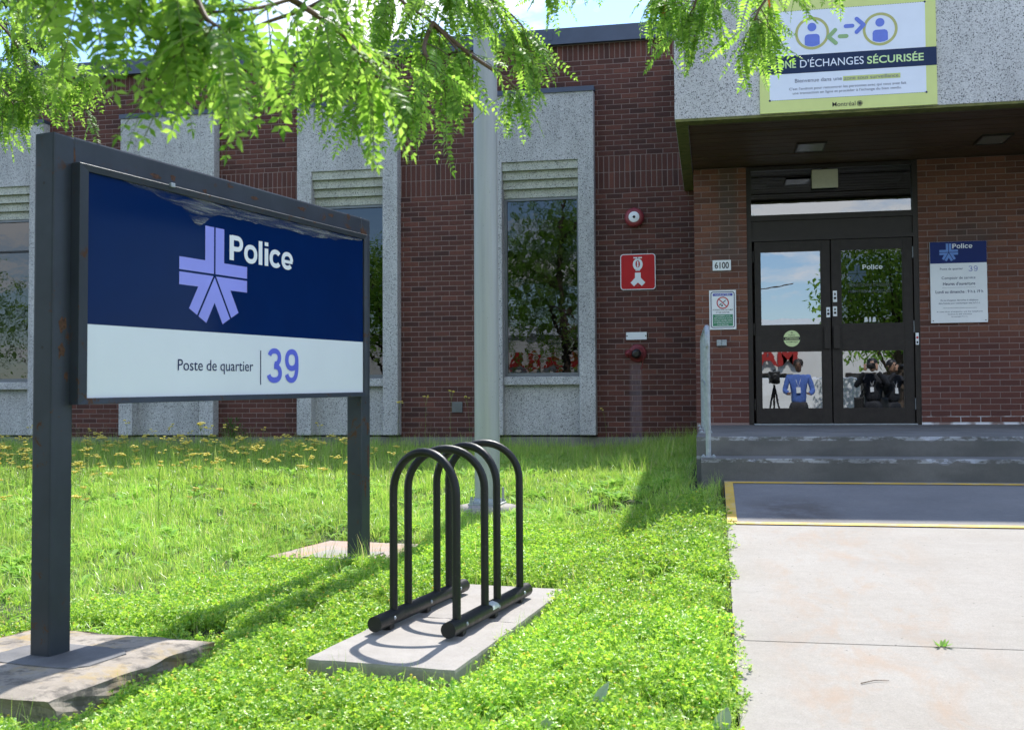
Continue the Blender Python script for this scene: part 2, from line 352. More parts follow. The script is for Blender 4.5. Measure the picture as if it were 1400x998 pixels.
MATS['broad'] = mat_leaf('weed_leaf', (.16, .36, .05), (.34, .54, .12), (1.4, 1.4, 1.1), .4, .12, .6)
MATS['woolly'] = mat_leaf('woolly_leaf', (.30, .38, .27), (.40, .47, .34), (1.0, 1.1, .9), .3)
MATS['flower'] = mat_leaf('yellow_floret', (.82, .66, .08), (.88, .80, .26), (1.1, 1.1, 1), .3)
MATS['seed'] = mat_leaf('seed_head', (.42, .40, .24), (.55, .52, .34), (1.1, 1.1, 1), .3)
MATS['stalk'] = mat_leaf('stalk_green', (.13, .20, .05), (.22, .28, .09), (1.2, 1.2, 1), .2)
MATS['darkleaf'] = mat_leaf('spruce_needle', (.025, .055, .018), (.05, .09, .03), (1.2, 1.3, 1), .2)
MATS['shrub'] = mat_leaf('shrub_leaf', (.05, .11, .025), (.09, .17, .04), (1.3, 1.4, 1), .35)
MATS['orangeleaf'] = mat_leaf('orange_dead_leaf', (.60, .15, .03), (.65, .22, .05), (1.3, 1.2, 1), .4)
def mat_soil():
    m, nt, b, o = new_mat('lawn_soil'); v = coord(nt, 'World'); n = noise(nt, v, 9, 6, .6); n2 = noise(nt, v, 60, 4)
    c = mix(nt, n, (.018, .03, .008), (.04, .06, .014)); c = mix(nt, ramp(nt, n2, [(.55, 0), (.7, .7)]), c, (.07, .05, .03))
    setc(nt, b, c); b.inputs['Roughness'].default_value = .95; bump(nt, b, n, .8, .03); return m
MATS['soil'] = mat_soil()
def mat_film():
    m, nt, b, o = new_mat('peeling_film_glare'); v = coord(nt)
    n = noise(nt, coord(nt, 'Object', (2.2, 1, 22)), 1.5, 7, .65, .6)
    c = ramp(nt, n, [(.30, (.05, .07, .12)), (.48, (.17, .18, .19)), (.62, (.36, .36, .33)), (.72, (.10, .13, .20))])  # pale streaks in the colour stand for glare on the film
    setc(nt, b, c); b.inputs['Roughness'].default_value = .3; bump(nt, b, n, .8, .01)
    a = ramp(nt, n, [(.36, .0), (.62, .55)]); lk(nt, a, b.inputs['Alpha']); return m
MATS['film'] = mat_film()

# ------------------------------------------------------------------ mesh builders
class MB:
    def __init__(s): s.v = []; s.f = []; s.m = []; s.sm = []
    def add(s, vs, fs, mi=0, smooth=False):
        o = len(s.v); s.v += [tuple(v) for v in vs]; s.f += [tuple(i+o for i in f) for f in fs]; s.m += [mi]*len(fs); s.sm += [smooth]*len(fs); return s
    def box(s, x0, x1, y0, y1, z0, z1, mi=0):
        v = [(x0, y0, z0), (x1, y0, z0), (x1, y1, z0), (x0, y1, z0), (x0, y0, z1), (x1, y0, z1), (x1, y1, z1), (x0, y1, z1)]
        return s.add(v, [(0, 3, 2, 1), (4, 5, 6, 7), (0, 1, 5, 4), (1, 2, 6, 5), (2, 3, 7, 6), (3, 0, 4, 7)], mi)
    def bbox(s, x0, x1, y0, y1, z0, z1, b=.006, mi=0):       # box with chamfered edges
        bm = bmesh.new(); bmesh.ops.create_cube(bm, size=1)
        for v in bm.verts: v.co = Vector(((x0+x1)/2+v.co.x*(x1-x0), (y0+y1)/2+v.co.y*(y1-y0), (z0+z1)/2+v.co.z*(z1-z0)))
        bmesh.ops.bevel(bm, geom=bm.edges[:], offset=b, segments=2, affect='EDGES', profile=.6)
        bm.verts.index_update(); s.add([v.co for v in bm.verts], [[v.index for v in f.verts] for f in bm.faces], mi); bm.free(); return s
    def poly(s, pts, y0, y1=None, mi=0):                      # polygon in x-z, front at y0 (towards -y), optional back at y1
        n = len(pts); a = sum(pts[i][0]*pts[(i+1) % n][1]-pts[(i+1) % n][0]*pts[i][1] for i in range(n))
        if a < 0: pts = pts[::-1]
        s.add([(p[0], y0, p[1]) for p in pts], [tuple(range(n))], mi)
        if y1 is not None:
            s.add([(p[0], y0, p[1]) for p in pts]+[(p[0], y1, p[1]) for p in pts], [(i, i+n, (i+1) % n+n, (i+1) % n) for i in range(n)]+[tuple(range(2*n-1, n-1, -1))], mi)
        return s
    def ring(s, cx, cz, r0, r1, y, n=40, mi=0):
        v = []; f = []
        for i in range(n):
            a = 2*pi*i/n; v += [(cx+r0*cos(a), y, cz+r0*sin(a)), (cx+r1*cos(a), y, cz+r1*sin(a))]
        for i in range(n):
            j = (i+1) % n; f.append((2*i, 2*i+1, 2*j+1, 2*j))
        return s.add(v, f, mi)
    def disc(s, cx, cz, r, y, n=32, mi=0): return s.poly([(cx+r*cos(2*pi*i/n), cz+r*sin(2*pi*i/n)) for i in range(n)], y, None, mi)
    def tube(s, path, r, n=10, mi=0, caps=True, closed=False):
        P = [Vector(p) for p in path]; rs = r if isinstance(r, (list, tuple)) else [r]*len(P)
        t0 = (P[1]-P[0]).normalized(); up = Vector((0, 0, 1)) if abs(t0.z) < .9 else Vector((1, 0, 0))
        a = t0.cross(up).normalized(); v = []; f = []
        for i, p in enumerate(P):
            t = (P[min(i+1, len(P)-1)]-P[max(i-1, 0)]).normalized()
            a = (a-t*a.dot(t)).normalized(); b = t.cross(a)
            for k in range(n):
                an = 2*pi*k/n; v.append(p+(a*cos(an)+b*sin(an))*rs[i])
        for i in range(len(P)-1):
            for k in range(n):
                f.append((i*n+k, i*n+(k+1) % n, (i+1)*n+(k+1) % n, (i+1)*n+k))
        s.add(v, f, mi, True)
        if caps: s.add(v[:n], [tuple(range(n-1, -1, -1))], mi); s.add(v[-n:], [tuple(range(n))], mi)
        return s
    def lathe(s, c, axis, prof, n=24, mi=0, smooth=True):     # prof: (radius, height) along axis
        c = Vector(c); ax = Vector(axis).normalized(); a = ax.orthogonal().normalized(); b = ax.cross(a); v = []; f = []
        for r, h in prof:
            for k in range(n): v.append(c+ax*h+(a*cos(2*pi*k/n)+b*sin(2*pi*k/n))*r)
        for i in range(len(prof)-1):
            for k in range(n): f.append((i*n+k, i*n+(k+1) % n, (i+1)*n+(k+1) % n, (i+1)*n+k))
        s.add(v, f, mi, smooth)
        if prof[-1][0] > 1e-5: s.add(v[-n:], [tuple(range(n))], mi)
        if prof[0][0] > 1e-5: s.add(v[:n], [tuple(range(n-1, -1, -1))], mi)
        return s
    def merge(s, o, M=None, mi=0):
        vs = [M @ Vector(v) for v in o.v] if M is not None else o.v
        n = len(s.v); s.v += [tuple(v) for v in vs]; s.f += [tuple(i+n for i in f) for f in o.f]; s.m += [k+mi for k in o.m]; s.sm += o.sm; return s
    def mesh(s, name, mats, inv=None):
        me = bpy.data.meshes.new(name)
        vs = [tuple(inv @ Vector(v)) for v in s.v] if inv is not None else s.v
        me.from_pydata(vs, [], s.f)
        for m in (mats if isinstance(mats, (list, tuple)) else [mats]): me.materials.append(MATS[m] if isinstance(m, str) else m)
        if s.f:
            me.polygons.foreach_set('material_index', s.m); me.polygons.foreach_set('use_smooth', s.sm)
        me.update(); return me

WM = {}
def wm(o): return WM.get(o.name, Matrix.Identity(4))
def props(o, label=None, cat=None, group=None, kind=None):
    if label: o['label'] = label
    if cat: o['category'] = cat
    if group: o['group'] = group
    if kind: o['kind'] = kind
    return o
def thing(name, loc, label, cat, group=None, rz=0, M=None):
    o = bpy.data.objects.new(name, None); COL.objects.link(o); o.empty_display_size = .1
    m = M if M is not None else Matrix.Translation(loc) @ Matrix.Rotation(rz, 4, 'Z')
    o.matrix_world = m; WM[o.name] = m
    return props(o, label, cat, group)
def part(name, mb, mats, parent=None, local=False, kind=None, label=None):
    """mb in world coordinates unless local; the child keeps an identity local matrix"""
    inv = None
    if parent is not None and not local: inv = wm(parent).inverted()
    me = mb.mesh(name, mats, inv)
    o = bpy.data.objects.new(name, me); COL.objects.link(o)
    if parent is not None: o.parent = parent; WM[o.name] = wm(parent)
    else: WM[o.name] = Matrix.Identity(4)
    if kind: o['kind'] = kind
    if label: o['label'] = label
    return o
def empty_part(name, parent):
    o = bpy.data.objects.new(name, None); COL.objects.link(o); o.parent = parent; WM[o.name] = wm(parent); o.empty_display_size = .1; return o
def clone(o, parent=None, loc=None, M=None):
    c = o.copy(); COL.objects.link(c); c.parent = parent
    if M is not None: c.matrix_world = M
    elif loc is not None: c.location = loc
    for ch in [x for x in o.children]: clone(ch, c)
    return c

# ------------------------------------------------------------------ lettering
_TC = {}
def text_geo(s, bold=0.0):
    k = (s, bold)
    if k in _TC: return _TC[k]
    cu = bpy.data.curves.new('t', 'FONT'); cu.body = s; cu.offset = bold; cu.resolution_u = 3 if len(s) > 24 else 5
    ob = bpy.data.objects.new('t', cu); COL.objects.link(ob)
    bpy.context.view_layer.update()
    me = bpy.data.meshes.new_from_object(ob.evaluated_get(bpy.context.evaluated_depsgraph_get()))
    v = [tuple(x.co) for x in me.vertices]; f = [tuple(p.vertices) for p in me.polygons]
    bpy.data.objects.remove(ob); bpy.data.curves.remove(cu); bpy.data.meshes.remove(me)
    _TC[k] = (v, f); return v, f
def text_mb(mb, s, x0, x1, zb, cap, y, bold=0.0, mi=0, slope=0.0):
    """one line of print in the x-z plane: from x0 to x1, baseline zb, capital height cap, facing -y"""
    v, f = text_geo(s, bold); hv, _ = text_geo('H', bold)
    hz = [p[1] for p in hv]; h0, h1 = min(hz), max(hz)
    xs = [p[0] for p in v]; a, b = min(xs), max(xs)
    k = cap/(h1-h0); kx = (x1-x0)/(b-a) if x1 is not None else k
    if x1 is None: a = a
    vs = [(x0+(p[0]-a)*kx, y, zb+(p[1]-h0)*k+slope*(p[0]-a)*kx) for p in v]
    n = [tuple(reversed(q)) if False else q for q in f]
    mb.add(vs, n, mi); return mb

def stroke(mb, path, w, y, mi=0, closed=False):
    P = [Vector((p[0], p[1])) for p in path]; n = len(P); v = []
    for i in range(n):
        a = P[(i-1) % n] if closed or i else P[0]; b = P[(i+1) % n] if closed or i < n-1 else P[-1]
        t = (b-a).normalized(); m = Vector((-t.y, t.x)); v += [P[i]+m*w/2, P[i]-m*w/2]
    f = [(2*i, 2*i+1, (2*i+3) % (2*n), (2*i+2) % (2*n)) for i in range(n if closed else n-1)]
    mb.add([(q.x, y, q.y) for q in v], f, mi)
def arc(cx, cz, rx, rz, a0, a1, n=20, e=2.25):
    out = []
    for i in range(n+1):
        a = radians(a0+(a1-a0)*i/n); c, s_ = cos(a), sin(a)
        out.append((cx+rx*math.copysign(abs(c)**(2/e), c), cz+rz*math.copysign(abs(s_)**(2/e), s_)))
    return out
GLY = {}
def _g(ch, w, adv, strokes): GLY[ch] = (adv, strokes)
WB = .185
_g('P', 0, .83, [([(.175, 0), (.175, 1)], .20, 0), ([(.18, .92)]+arc(.47, .695, .24, .225, 90, -90, 14)+[(.18, .47)], .165, 0)])
_g('o', 0, .80, [(arc(.42, .372, .285, .298, 0, 342, 19), .165, 1)])
_g('l', 0, .355, [([(.192, 0), (.192, 1)], .19, 0)])
_g('i', 0, .345, [([(.192, 0), (.192, .735)], .19, 0), ([(.192, .84), (.192, 1)], .19, 0)])
_g('c', 0, .74, [(arc(.41, .372, .278, .298, 38, 322, 18), .168, 0)])
_g('e', 0, .78, [(arc(.41, .372, .278, .298, -2, 320, 20), .160, 0), ([(.13, .335), (.745, .335)], .118, 0)])
_g('3', 0, .80, [(arc(.39, .735, .225, .195, 165, -88, 18), .155, 0), (arc(.385, .275, .26, .205, 92, -168, 20), .165, 0)])
_g('9', 0, .80, [(arc(.39, .675, .235, .252, 0, 342, 19), .160, 1), ([(.625, .70), (.63, .50)]+arc(.37, .44, .255, .375, -8, -150, 14), .160, 0)])
def bold_text(mb, s_, x0, x1, zb, cap, y, mi=0, weight=1.0):
    x = 0; tot = sum(GLY[c][0] for c in s_)-.13
    kx = (x1-x0)/(tot*1.0)
    for c in s_:
        adv, st_ = GLY[c]
        for q_, (path, w, cl) in enumerate(st_):
            t = MB(); stroke(t, path, w*weight, 0, 0, bool(cl))
            mb.add([(x0+(v[0]+x-.075)*kx, y-.0003*q_, zb+v[2]*cap) for v in t.v], t.f, mi)
        x += adv
    return mb
def line_isect(p, d, q, e):
    den = d[0]*e[1]-d[1]*e[0]; t = ((q[0]-p[0])*e[1]-(q[1]-p[1])*e[0])/den
    return (p[0]+d[0]*t, p[1]+d[1]*t)
def emblem(mb, cx, cz, L, w, g, y, kx=1.0, mi=0, kz=1.0):
    """five-armed star of five folded bands divided by thin gaps"""
    ang = [0, 90, 180, 241, 299]
    for i in range(5):
        a, b = radians(ang[i]), radians(ang[(i+1) % 5]+(360 if i == 4 else 0))
        da, db = (cos(a), sin(a)), (cos(b), sin(b)); na, nb = (-sin(a), cos(a)), (sin(b), -cos(b))
        def P(n, k): return (n[0]*k, n[1]*k)
        P0 = line_isect(P(na, g), da, P(nb, g), db); P3 = line_isect(P(na, w), da, P(nb, w), db)
        pts = [P0, (da[0]*L+na[0]*g, da[1]*L+na[1]*g), (da[0]*L+na[0]*w, da[1]*L+na[1]*w), P3, (db[0]*L+nb[0]*w, db[1]*L+nb[1]*w), (db[0]*L+nb[0]*g, db[1]*L+nb[1]*g)]
        q = [(cx+p[0]*kx, cz+p[1]*kz) for p in pts]
        # two quads so the concave shape stays clean
        mb.poly([q[0], q[1], q[2], q[3]], y, None, mi); mb.poly([q[0], q[3], q[4], q[5]], y, None, mi)
    return mb
def rrect(x0, x1, z0, z1, r, n=6):
    pts = []
    for cx, cz, a0 in ((x1-r, z1-r, 0), (x0+r, z1-r, 90), (x0+r, z0+r, 180), (x1-r, z0+r, 270)):
        for i in range(n+1):
            a = radians(a0+90*i/n); pts.append((cx+r*cos(a), cz+r*sin(a)))
    return pts
_cy = [0]
def capsule(mb, a, b, r, y, mi=0):
    _cy[0] += 1; y = y-.00025*(_cy[0] % 3)
    a = Vector(a); b = Vector(b); d = (b-a).normalized(); n0 = math.atan2(d.y, d.x); pts = []
    for i in range(9): an = n0-pi/2+pi*i/8; pts.append((b.x+r*cos(an), b.y+r*sin(an)))
    for i in range(9): an = n0+pi/2+pi*i/8; pts.append((a.x+r*cos(an), a.y+r*sin(an)))
    return mb.poly(pts, y, None, mi)

# ------------------------------------------------------------------ ground
def sm(a, b, x): t = min(1, max(0, (x-a)/(b-a))); return t*t*(3-2*t)
def lerp_tab(tab, y):
    if y <= tab[0][0]: return tab[0][1]
    for (a, b), (c, d) in zip(tab, tab[1:]):
        if y <= c: t = (y-a)/(c-a); t = t*t*(3-2*t)*.35+t*.65; return b+(d-b)*t
    return tab[-1][1]
LAWN = [(-4, -1.42), (0, -1.36), (2, -1.24), (3.2, -1.13), (4.5, -1.08), (5.6, -1.04), (6.3, -.995), (7.0, -.945), (7.6, -.90), (8.2, -.85), (9.0, -.745), (9.9, -.67), (11.5, -.64), (13.8, -.63), (30, -.6)]
def sw_z(y): return -.58-.1*(8.08-y) if y > 2.2 else max(-1.38, -1.168-.055*(2.2-y))
def gh(x, y):
    a = lerp_tab(LAWN, y)
    if y < 8.08:
        t = min(1, max(0, (x+.9)/.9)); t = t*t*(3-2*t); a = a+(sw_z(y)-.035-a)*t
        a += .035*sm(-1.55, -1.9, x)*sm(5.2, 4.4, y)
        if x > .05: a = sw_z(y)-.06
    else:
        t = min(1, max(0, (x+1.3)/1.2)); t = t*t*(3-2*t); a = a+(max(a, -.66+.035*(y-8.08))-a)*t
        if x > -.05: a = -.66
    dd = max(abs(x+2.33)-.40, abs(y-6.68)-.40)
    if dd < .2: t = 1-max(0, dd)/.2; a = a+(min(a, -.975)-a)*t*t*(3-2*t)
    dd = max(abs(x+1.19-.09*(y-4.88))-.33, abs(y-4.88)-.90)
    if dd < .22: a -= .026*(1-max(0, dd)/.22)
    dd = max(abs(x+2.66)-.47, abs(y-3.86)-.47)
    if dd < .3: a -= .085*(1-max(0, dd)/.3)
    n = mnoise.noise(Vector((x*.9, y*.9, 0)))*.025+mnoise.noise(Vector((x*3, y*3, 5)))*.020+mnoise.noise(Vector((x*6.5, y*6.5, 8)))*.012
    k = min(1, max(0, -x/.4)) if x < 0 else 0
    return a+n*k
xs = [-400, -150, -60, -30]+list(np.arange(-18, 8.01, .2))+[12, 20, 50, 150, 400]
ys = [-400, -150, -60, -30, -15, -8]+list(np.arange(-4, 14.41, .2))+[20, 40, 80, 150, 400]
mb = MB(); nx, ny = len(xs), len(ys)
vs = [(x, y, gh(x, y) if -19 < x < 9 and -5 < y < 15 else (-1.46 if y < 5 else -.6)) for y in ys for x in xs]
mb.add(vs, [(j*nx+i, j*nx+i+1, (j+1)*nx+i+1, (j+1)*nx+i) for j in range(ny-1) for i in range(nx-1)], 0, True)
props(part('ground', mb, 'soil'), 'sloping soil and lawn bed in front of the brick building', kind='structure')

# street and far pavement (seen in the glass)
mb = MB().box(-90, 90, -15, -5.2, -1.75, -1.40)
props(part('road', mb, 'asphalt'), 'asphalt street opposite the entrance', kind='structure')

# sidewalk: slab panels with recessed joints
SWX0, SWX1 = .075, 3.9
def sw_panel(y0, y1, mat, name, x0=SWX0, x1=SWX1, lift=0.0):
    mb = MB(); nX, nY = 24, 8; g = .004
    def z(y): return sw_z(y)+lift
    ya, yb = y0+g, y1-g; v = []; f = []
    for j in range(nY+1):
        for i in range(nX+1):
            y = ya+(yb-ya)*j/nY; x = x0+(x1-x0)*i/nX
            e = 0 if i else mnoise.noise(Vector((0, y*7, 3)))*.006
            zz = z(y)-(.004 if j in (0, nY) else 0)
            v.append((x+e, y, zz))
    for j in range(nY):
        for i in range(nX): f.append((j*(nX+1)+i, j*(nX+1)+i+1, (j+1)*(nX+1)+i+1, (j+1)*(nX+1)+i))
    mb.add(v, f)
    for (j, i0, i1, jj) in ((0, 0, nX, 0),):
        pass
    n1 = nX+1
    edge = [(0, i) for i in range(nX+1)]+[(j, nX) for j in range(1, nY+1)]+[(nY, i) for i in range(nX-1, -1, -1)]+[(j, 0) for j in range(nY-1, 0, -1)]
    top = [v[j*n1+i] for j, i in edge]; bot = [(p[0], p[1], p[2]-.12) for p in top]; n = len(top)
    mb.add(top+bot, [(k, k+n, (k+1) % n+n, (k+1) % n) for k in range(n)])
    return props(part(name, mb, mat), kind='structure')
sw = bpy.data.objects.new('sidewalk', None); COL.objects.link(sw)
props(sw, 'pale concrete walk with rusty smears leading to the entrance steps', kind='structure')
for (y0, y1) in ((6.6, 8.08), (4.38, 6.6), (2.2, 4.38), (.3, 2.2), (-1.6, .3), (-3.5, -1.6), (-5.2, -3.5)):
    o = sw_panel(y0, y1, 'ramp' if y1 > 8 else 'sidewalk', 'slab'); del o['kind']; o.parent = sw
    if y1 > 8: o['label'] = 'darker grey slab edged with yellow paint'
# yellow painted border, 4 mm above the slab
def strip(mb, x0, x1, y0, y1, n=6):
    v = []
    for j in range(n+1):
        y = y0+(y1-y0)*j/n; v += [(x0, y, sw_z(y)+.004), (x1, y, sw_z(y)+.004)]
    mb.add(v, [(2*j, 2*j+1, 2*j+3, 2*j+2) for j in range(n)])
mb = MB(); strip(mb, SWX0+.002, SWX0+.062, 6.62, 7.99); strip(mb, SWX0+.062, SWX1, 7.93, 7.99); strip(mb, SWX0+.002, SWX1, 6.535, 6.598)

for y in (): pass
# vertical painted edge of the slab on the lawn side
v = []
for j in range(9):
    y = 6.55+(7.99-6.55)*j/8; v += [(SWX0-.009, y, sw_z(y)+.003), (SWX0-.009, y, sw_z(y)-.07)]
mb.add(v, [(2*j, 2*j+1, 2*j+3, 2*j+2) for j in range(8)])
o = part('yellow_line', mb, 'yellow'); o.parent = sw

# little weed growing in the sidewalk joint and a dry twig
def weed_in_joint():
    mb = MB(); c = Vector((.86, 4.38, sw_z(4.38)))
    for i in range(16):
        a = R.uniform(0, 2*pi); l = R.uniform(.015, .04); d = Vector((cos(a), sin(a), R.uniform(.3, 1.0))).normalized(); s = d.cross(Vector((0, 0, 1))).normalized()*.004
        p = c+Vector((cos(a), sin(a)*.4, 0))*.012
        mb.add([p-s, p+s, p+d*l*.6+s*1.3, p+d*l, p+d*l*.6-s*1.3], [(0, 1, 2, 3, 4)])
    return props(part('weed', mb, 'broad'), 'tiny green weed sprouting from the joint of the concrete walk', 'weed')
weed_in_joint()
mb = MB().tube([(.50, 3.93, sw_z(3.93)+.004), (.55, 3.96, sw_z(3.96)+.006), (.60, 3.97, sw_z(3.97)+.004)], [.002, .0016, .001], 5)
props(part('dry_twig', mb, 'twig'), 'thin dry twig lying on the pale concrete walk', 'twig')

# ------------------------------------------------------------------ building
B = thing('police_station', (-4, 13.8, -.5), 'low dark red brick police station with precast window bays and a concrete entrance canopy', 'building')
YF = 13.8
COURSE, PITCH, BL, BH = .0677, .212, .2025, .0577
PANX = [(-1.48-2.65*k-1.43, -1.48-2.65*k) for k in range(5)]
def brick_mesh(w, h, d, mat, key, cache={}):
    k = (round(w, 3), round(h, 3), mat, key)
    if k not in cache:
        b = .0025; mb = MB(); j = lambda: R.uniform(-.0012, .0012)
        f = [(-w/2+b+j(), -d, -h/2+b), (w/2-b+j(), -d, -h/2+b), (w/2-b, -d, h/2-b+j()), (-w/2+b, -d, h/2-b+j())]
        m = [(-w/2, -d+b, -h/2), (w/2, -d+b, -h/2), (w/2, -d+b, h/2), (-w/2, -d+b, h/2)]
        k0 = [(x, 0.0, z) for x, y, z in m]
        mb.add(f+m+k0, [(0, 1, 2, 3), (4, 5, 1, 0), (5, 6, 2, 1), (6, 7, 3, 2), (7, 4, 0, 3), (8, 9, 5, 4), (9, 10, 6, 5), (10, 11, 7, 6), (11, 8, 4, 7)])
        cache[k] = (mb.mesh('brick', mat), mb)
    return cache[k]
def lay_bricks(wall, y, rows, mat, limit=300):
    """rows: (z0, height, bricklength, pitch, offset, [free x intervals]); the bricks nearest the camera are single objects"""
    bl = []
    for z0, h, L, pitch, off, free in rows:
        for (a, b) in free:
            i0 = math.floor((a-off)/pitch)-1; i = i0
            while off+i*pitch < b:
                x0 = max(a, off+i*pitch+(pitch-L)/2); x1 = min(b, off+i*pitch+L+(pitch-L)/2)
                if x1-x0 > .02: bl.append(((x0+x1)/2, z0+h/2, x1-x0, h))
                i += 1
    bl.sort(key=lambda t: (round(-(.3 if -9.9 < t[0] < 3.5 else -9)), (t[0])**2+y*y+t[1]**2))
    inv = wm(wall).inverted(); joined = MB()
    for n, (x, z, w, h) in enumerate(bl):
        me, mb = brick_mesh(w, h, .006, mat, R.randrange(3))
        p = Vector((x, y+R.uniform(-.0015, .0015), z))
        if n < limit:
            o = bpy.data.objects.new('brick', me); COL.objects.link(o); o.parent = wall; o.location = inv @ p
        else:
            joined.merge(mb, Matrix.Translation(p))
    if joined.v: part('brick', joined, mat, wall, kind='stuff')
def subtract(iv, cuts):
    out = [iv]
    for c0, c1 in cuts:
        nxt = []
        for a, b in out:
            if c1 <= a or c0 >= b: nxt.append((a, b)); continue
            if a < c0: nxt.append((a, c0))
            if c1 < b: nxt.append((c1, b))
        out = nxt
    return out
XL, XR = -13.0, -.19
rows = []
zt = 2.795; k = 0
def free_at(z): return subtract((XL, XR), PANX if z < 4.10 else [])
while zt > -.42:
    rows.append((zt-COURSE+.005, BH, BL, PITCH, (.106 if k % 2 else 0)+.04, free_at(zt-.03))); zt -= COURSE; k += 1
for z in (2.795, 3.0105): rows.append((z+.005, .2055, .0577, .0689, .01, free_at(z)))
zt = 3.226; k = 0
while zt < 4.50:
    rows.append((zt+.005, BH, BL, PITCH, (.106 if k % 2 else 0)+.04, free_at(zt+.034))); zt += COURSE; k += 1
rows.append((zt+.005, 4.725-zt-.01, .0577, .0689, .03, free_at(zt)))
# mortar backing between and above the bays
mb = MB(); y0 = YF+.0
for a, b in subtract((XL, XR+.9), PANX): mb.box(a, b, y0, y0+.25, -.455, 4.10)
mb.box(XL, XR+.9, y0, y0+.25, 4.10, 4.74)
wall = part('brick_wall', mb, 'mortar', B)
lay_bricks(wall, YF, rows, 'brick', 300)
part('foundation', MB().box(XL, -.16, YF-.03, YF+.25, -1.2, -.448), 'foundation', B)
mb = MB().box(XL-.1, -.3, YF-.10, YF+.5, 4.735, 4.93).box(XL-.1, -.3, YF-.115, YF-.098, 4.715, 4.76)
cp = part('coping', mb, 'coping', B)
for x in (-11.2, -8.15, -5.1, -2.05):
    part('joint_cover', MB().box(x-.03, x+.03, YF-.107, YF-.099, 4.77, 4.925), 'coping', cp)

# precast window bay, built once, local to its lower right corner
def make_bay():
    root = empty_part('window_bay', B); root.location = wm(B).inverted() @ Vector((PANX[0][1], 0, 0)); WM[root.name] = Matrix.Translation((PANX[0][1], 0, 0))
    X = PANX[0][1]; yF = 13.63; W_ = 1.43; oL, oR = X-1.22, X-.21
    mb = MB()
    mb.bbox(X-W_, oL, yF, 14.1, -.42, 4.08, .012); mb.bbox(oR, X, yF, 14.1, -.42, 4.08, .012); mb.box(oL-.002, oR+.002, yF+.001, 14.1, 3.17, 4.069)
    part('precast_frame', mb, 'precast', root)
    for i in range(4):
        z1 = 3.17-.114*i; z0 = z1-.112; yy = yF+.02+.043*i
        me = MB(); v = [(oL, yy, z0), (oR, yy, z0), (oR, yy+.012, z1), (oL, yy+.012, z1), (oL, yy+.10, z0), (oR, yy+.10, z0), (oR, yy+.10, z1), (oL, yy+.10, z1)]
        me.add(v, [(0, 1, 2, 3), (4, 7, 6, 5), (0, 4, 5, 1), (3, 2, 6, 7)])
        part('louver_slat', me, 'louver', root)
    yg = 13.825
    fr = MB(); t = .035
    z0, z1 = .35, 2.715
    fr.box(oL, oL+t, yg-.03, yg+.05, z0, z1).box(oR-t, oR, yg-.03, yg+.05, z0, z1).box(oL+t, oR-t, yg-.03, yg+.05, z0, z0+t+.01).box(oL+t, oR-t, yg-.03, yg+.05, z1-t, z1)
    part('window_frame', fr, 'grey_alu', root)
    part('pane', MB().box(oL+t, oR-t, yg, yg+.012, z0+t+.01, z1-t), 'glass', root)
    part('sill', MB().bbox(oL+.001, oR-.001, 13.70, 14.0, .235, .345, .01), 'precast', root)
    part('spandrel', MB().box(oL-.001, oR+.001, 13.80, 14.1, -.42, .24), 'precast', root)
    part('cap_flashing', MB().box(X-W_-.012, X+.012, yF-.02, 13.9, 4.079, 4.118).box(X-W_-.012, X+.012, yF-.021, yF-.008, 4.055, 4.08), 'coping', root)
    part('room_lining', MB().add([(oL, 14.1, -.4), (oR, 14.1, -.4), (oR, 14.1, 3.2), (oL, 14.1, 3.2)], [(0, 1, 2, 3)]), 'interior', root)
    return root
bay = make_bay()
for k in range(1, 5):
    c = bay.copy(); COL.objects.link(c); c.parent = B; c.location = bay.location+Vector((-2.65*k, 0, 0))
    for ch in list(bay.children):
        d = ch.copy(); COL.objects.link(d); d.parent = c
    if k == 3:   # lowered blind bottom rail seen in the far left window
        part('blind_rail', MB().box(PANX[3][0]+.26, PANX[3][1]-.26, 13.80, 13.822, 2.235, 2.262), 'black', c, local=True).location = (-PANX[0][1]+2.65*k-PANX[0][1]+PANX[0][1], 0, 0)

# body behind
mb = MB().box(-14, -.2, 14.12, 26, -.6, 4.80).box(-.2, 8, 14.12, 26, -.6, 4.80)
part('core', mb, 'roof', B)

# entrance porch
YP = 12.6; PX0, PX1, DX0, DX1 = -.19, 6.6, .413, 2.312; ZL = -.27; ZS = 2.735
k = 0; rL = []; rR = []; zt = ZS-.003
while zt-COURSE > ZL-.03:
    rL.append((zt-COURSE+.005, BH, .2, .21, (.105 if k % 2 else 0)-.105, [(PX0, DX0)]))
    rR.append((zt-COURSE+.005, BH, .2, .21, (.105 if k % 2 else 0)+.098, [(DX1, PX1)]))
    zt -= COURSE; k += 1
wl = part('brick_pier', MB().box(PX0+.004, DX0, YP, 14.0, -.6, ZS-.001), 'mortar', B); lay_bricks(wl, YP, rL, 'brick_porch', 140)
wr = part('entrance_brick_wall', MB().box(DX1, PX1, YP, 14.0, -.6, ZS-.001), 'mortar', B); lay_bricks(wr, YP, rR, 'brick_porch', 300)
# return of the pier towards the facade
pr = []; 
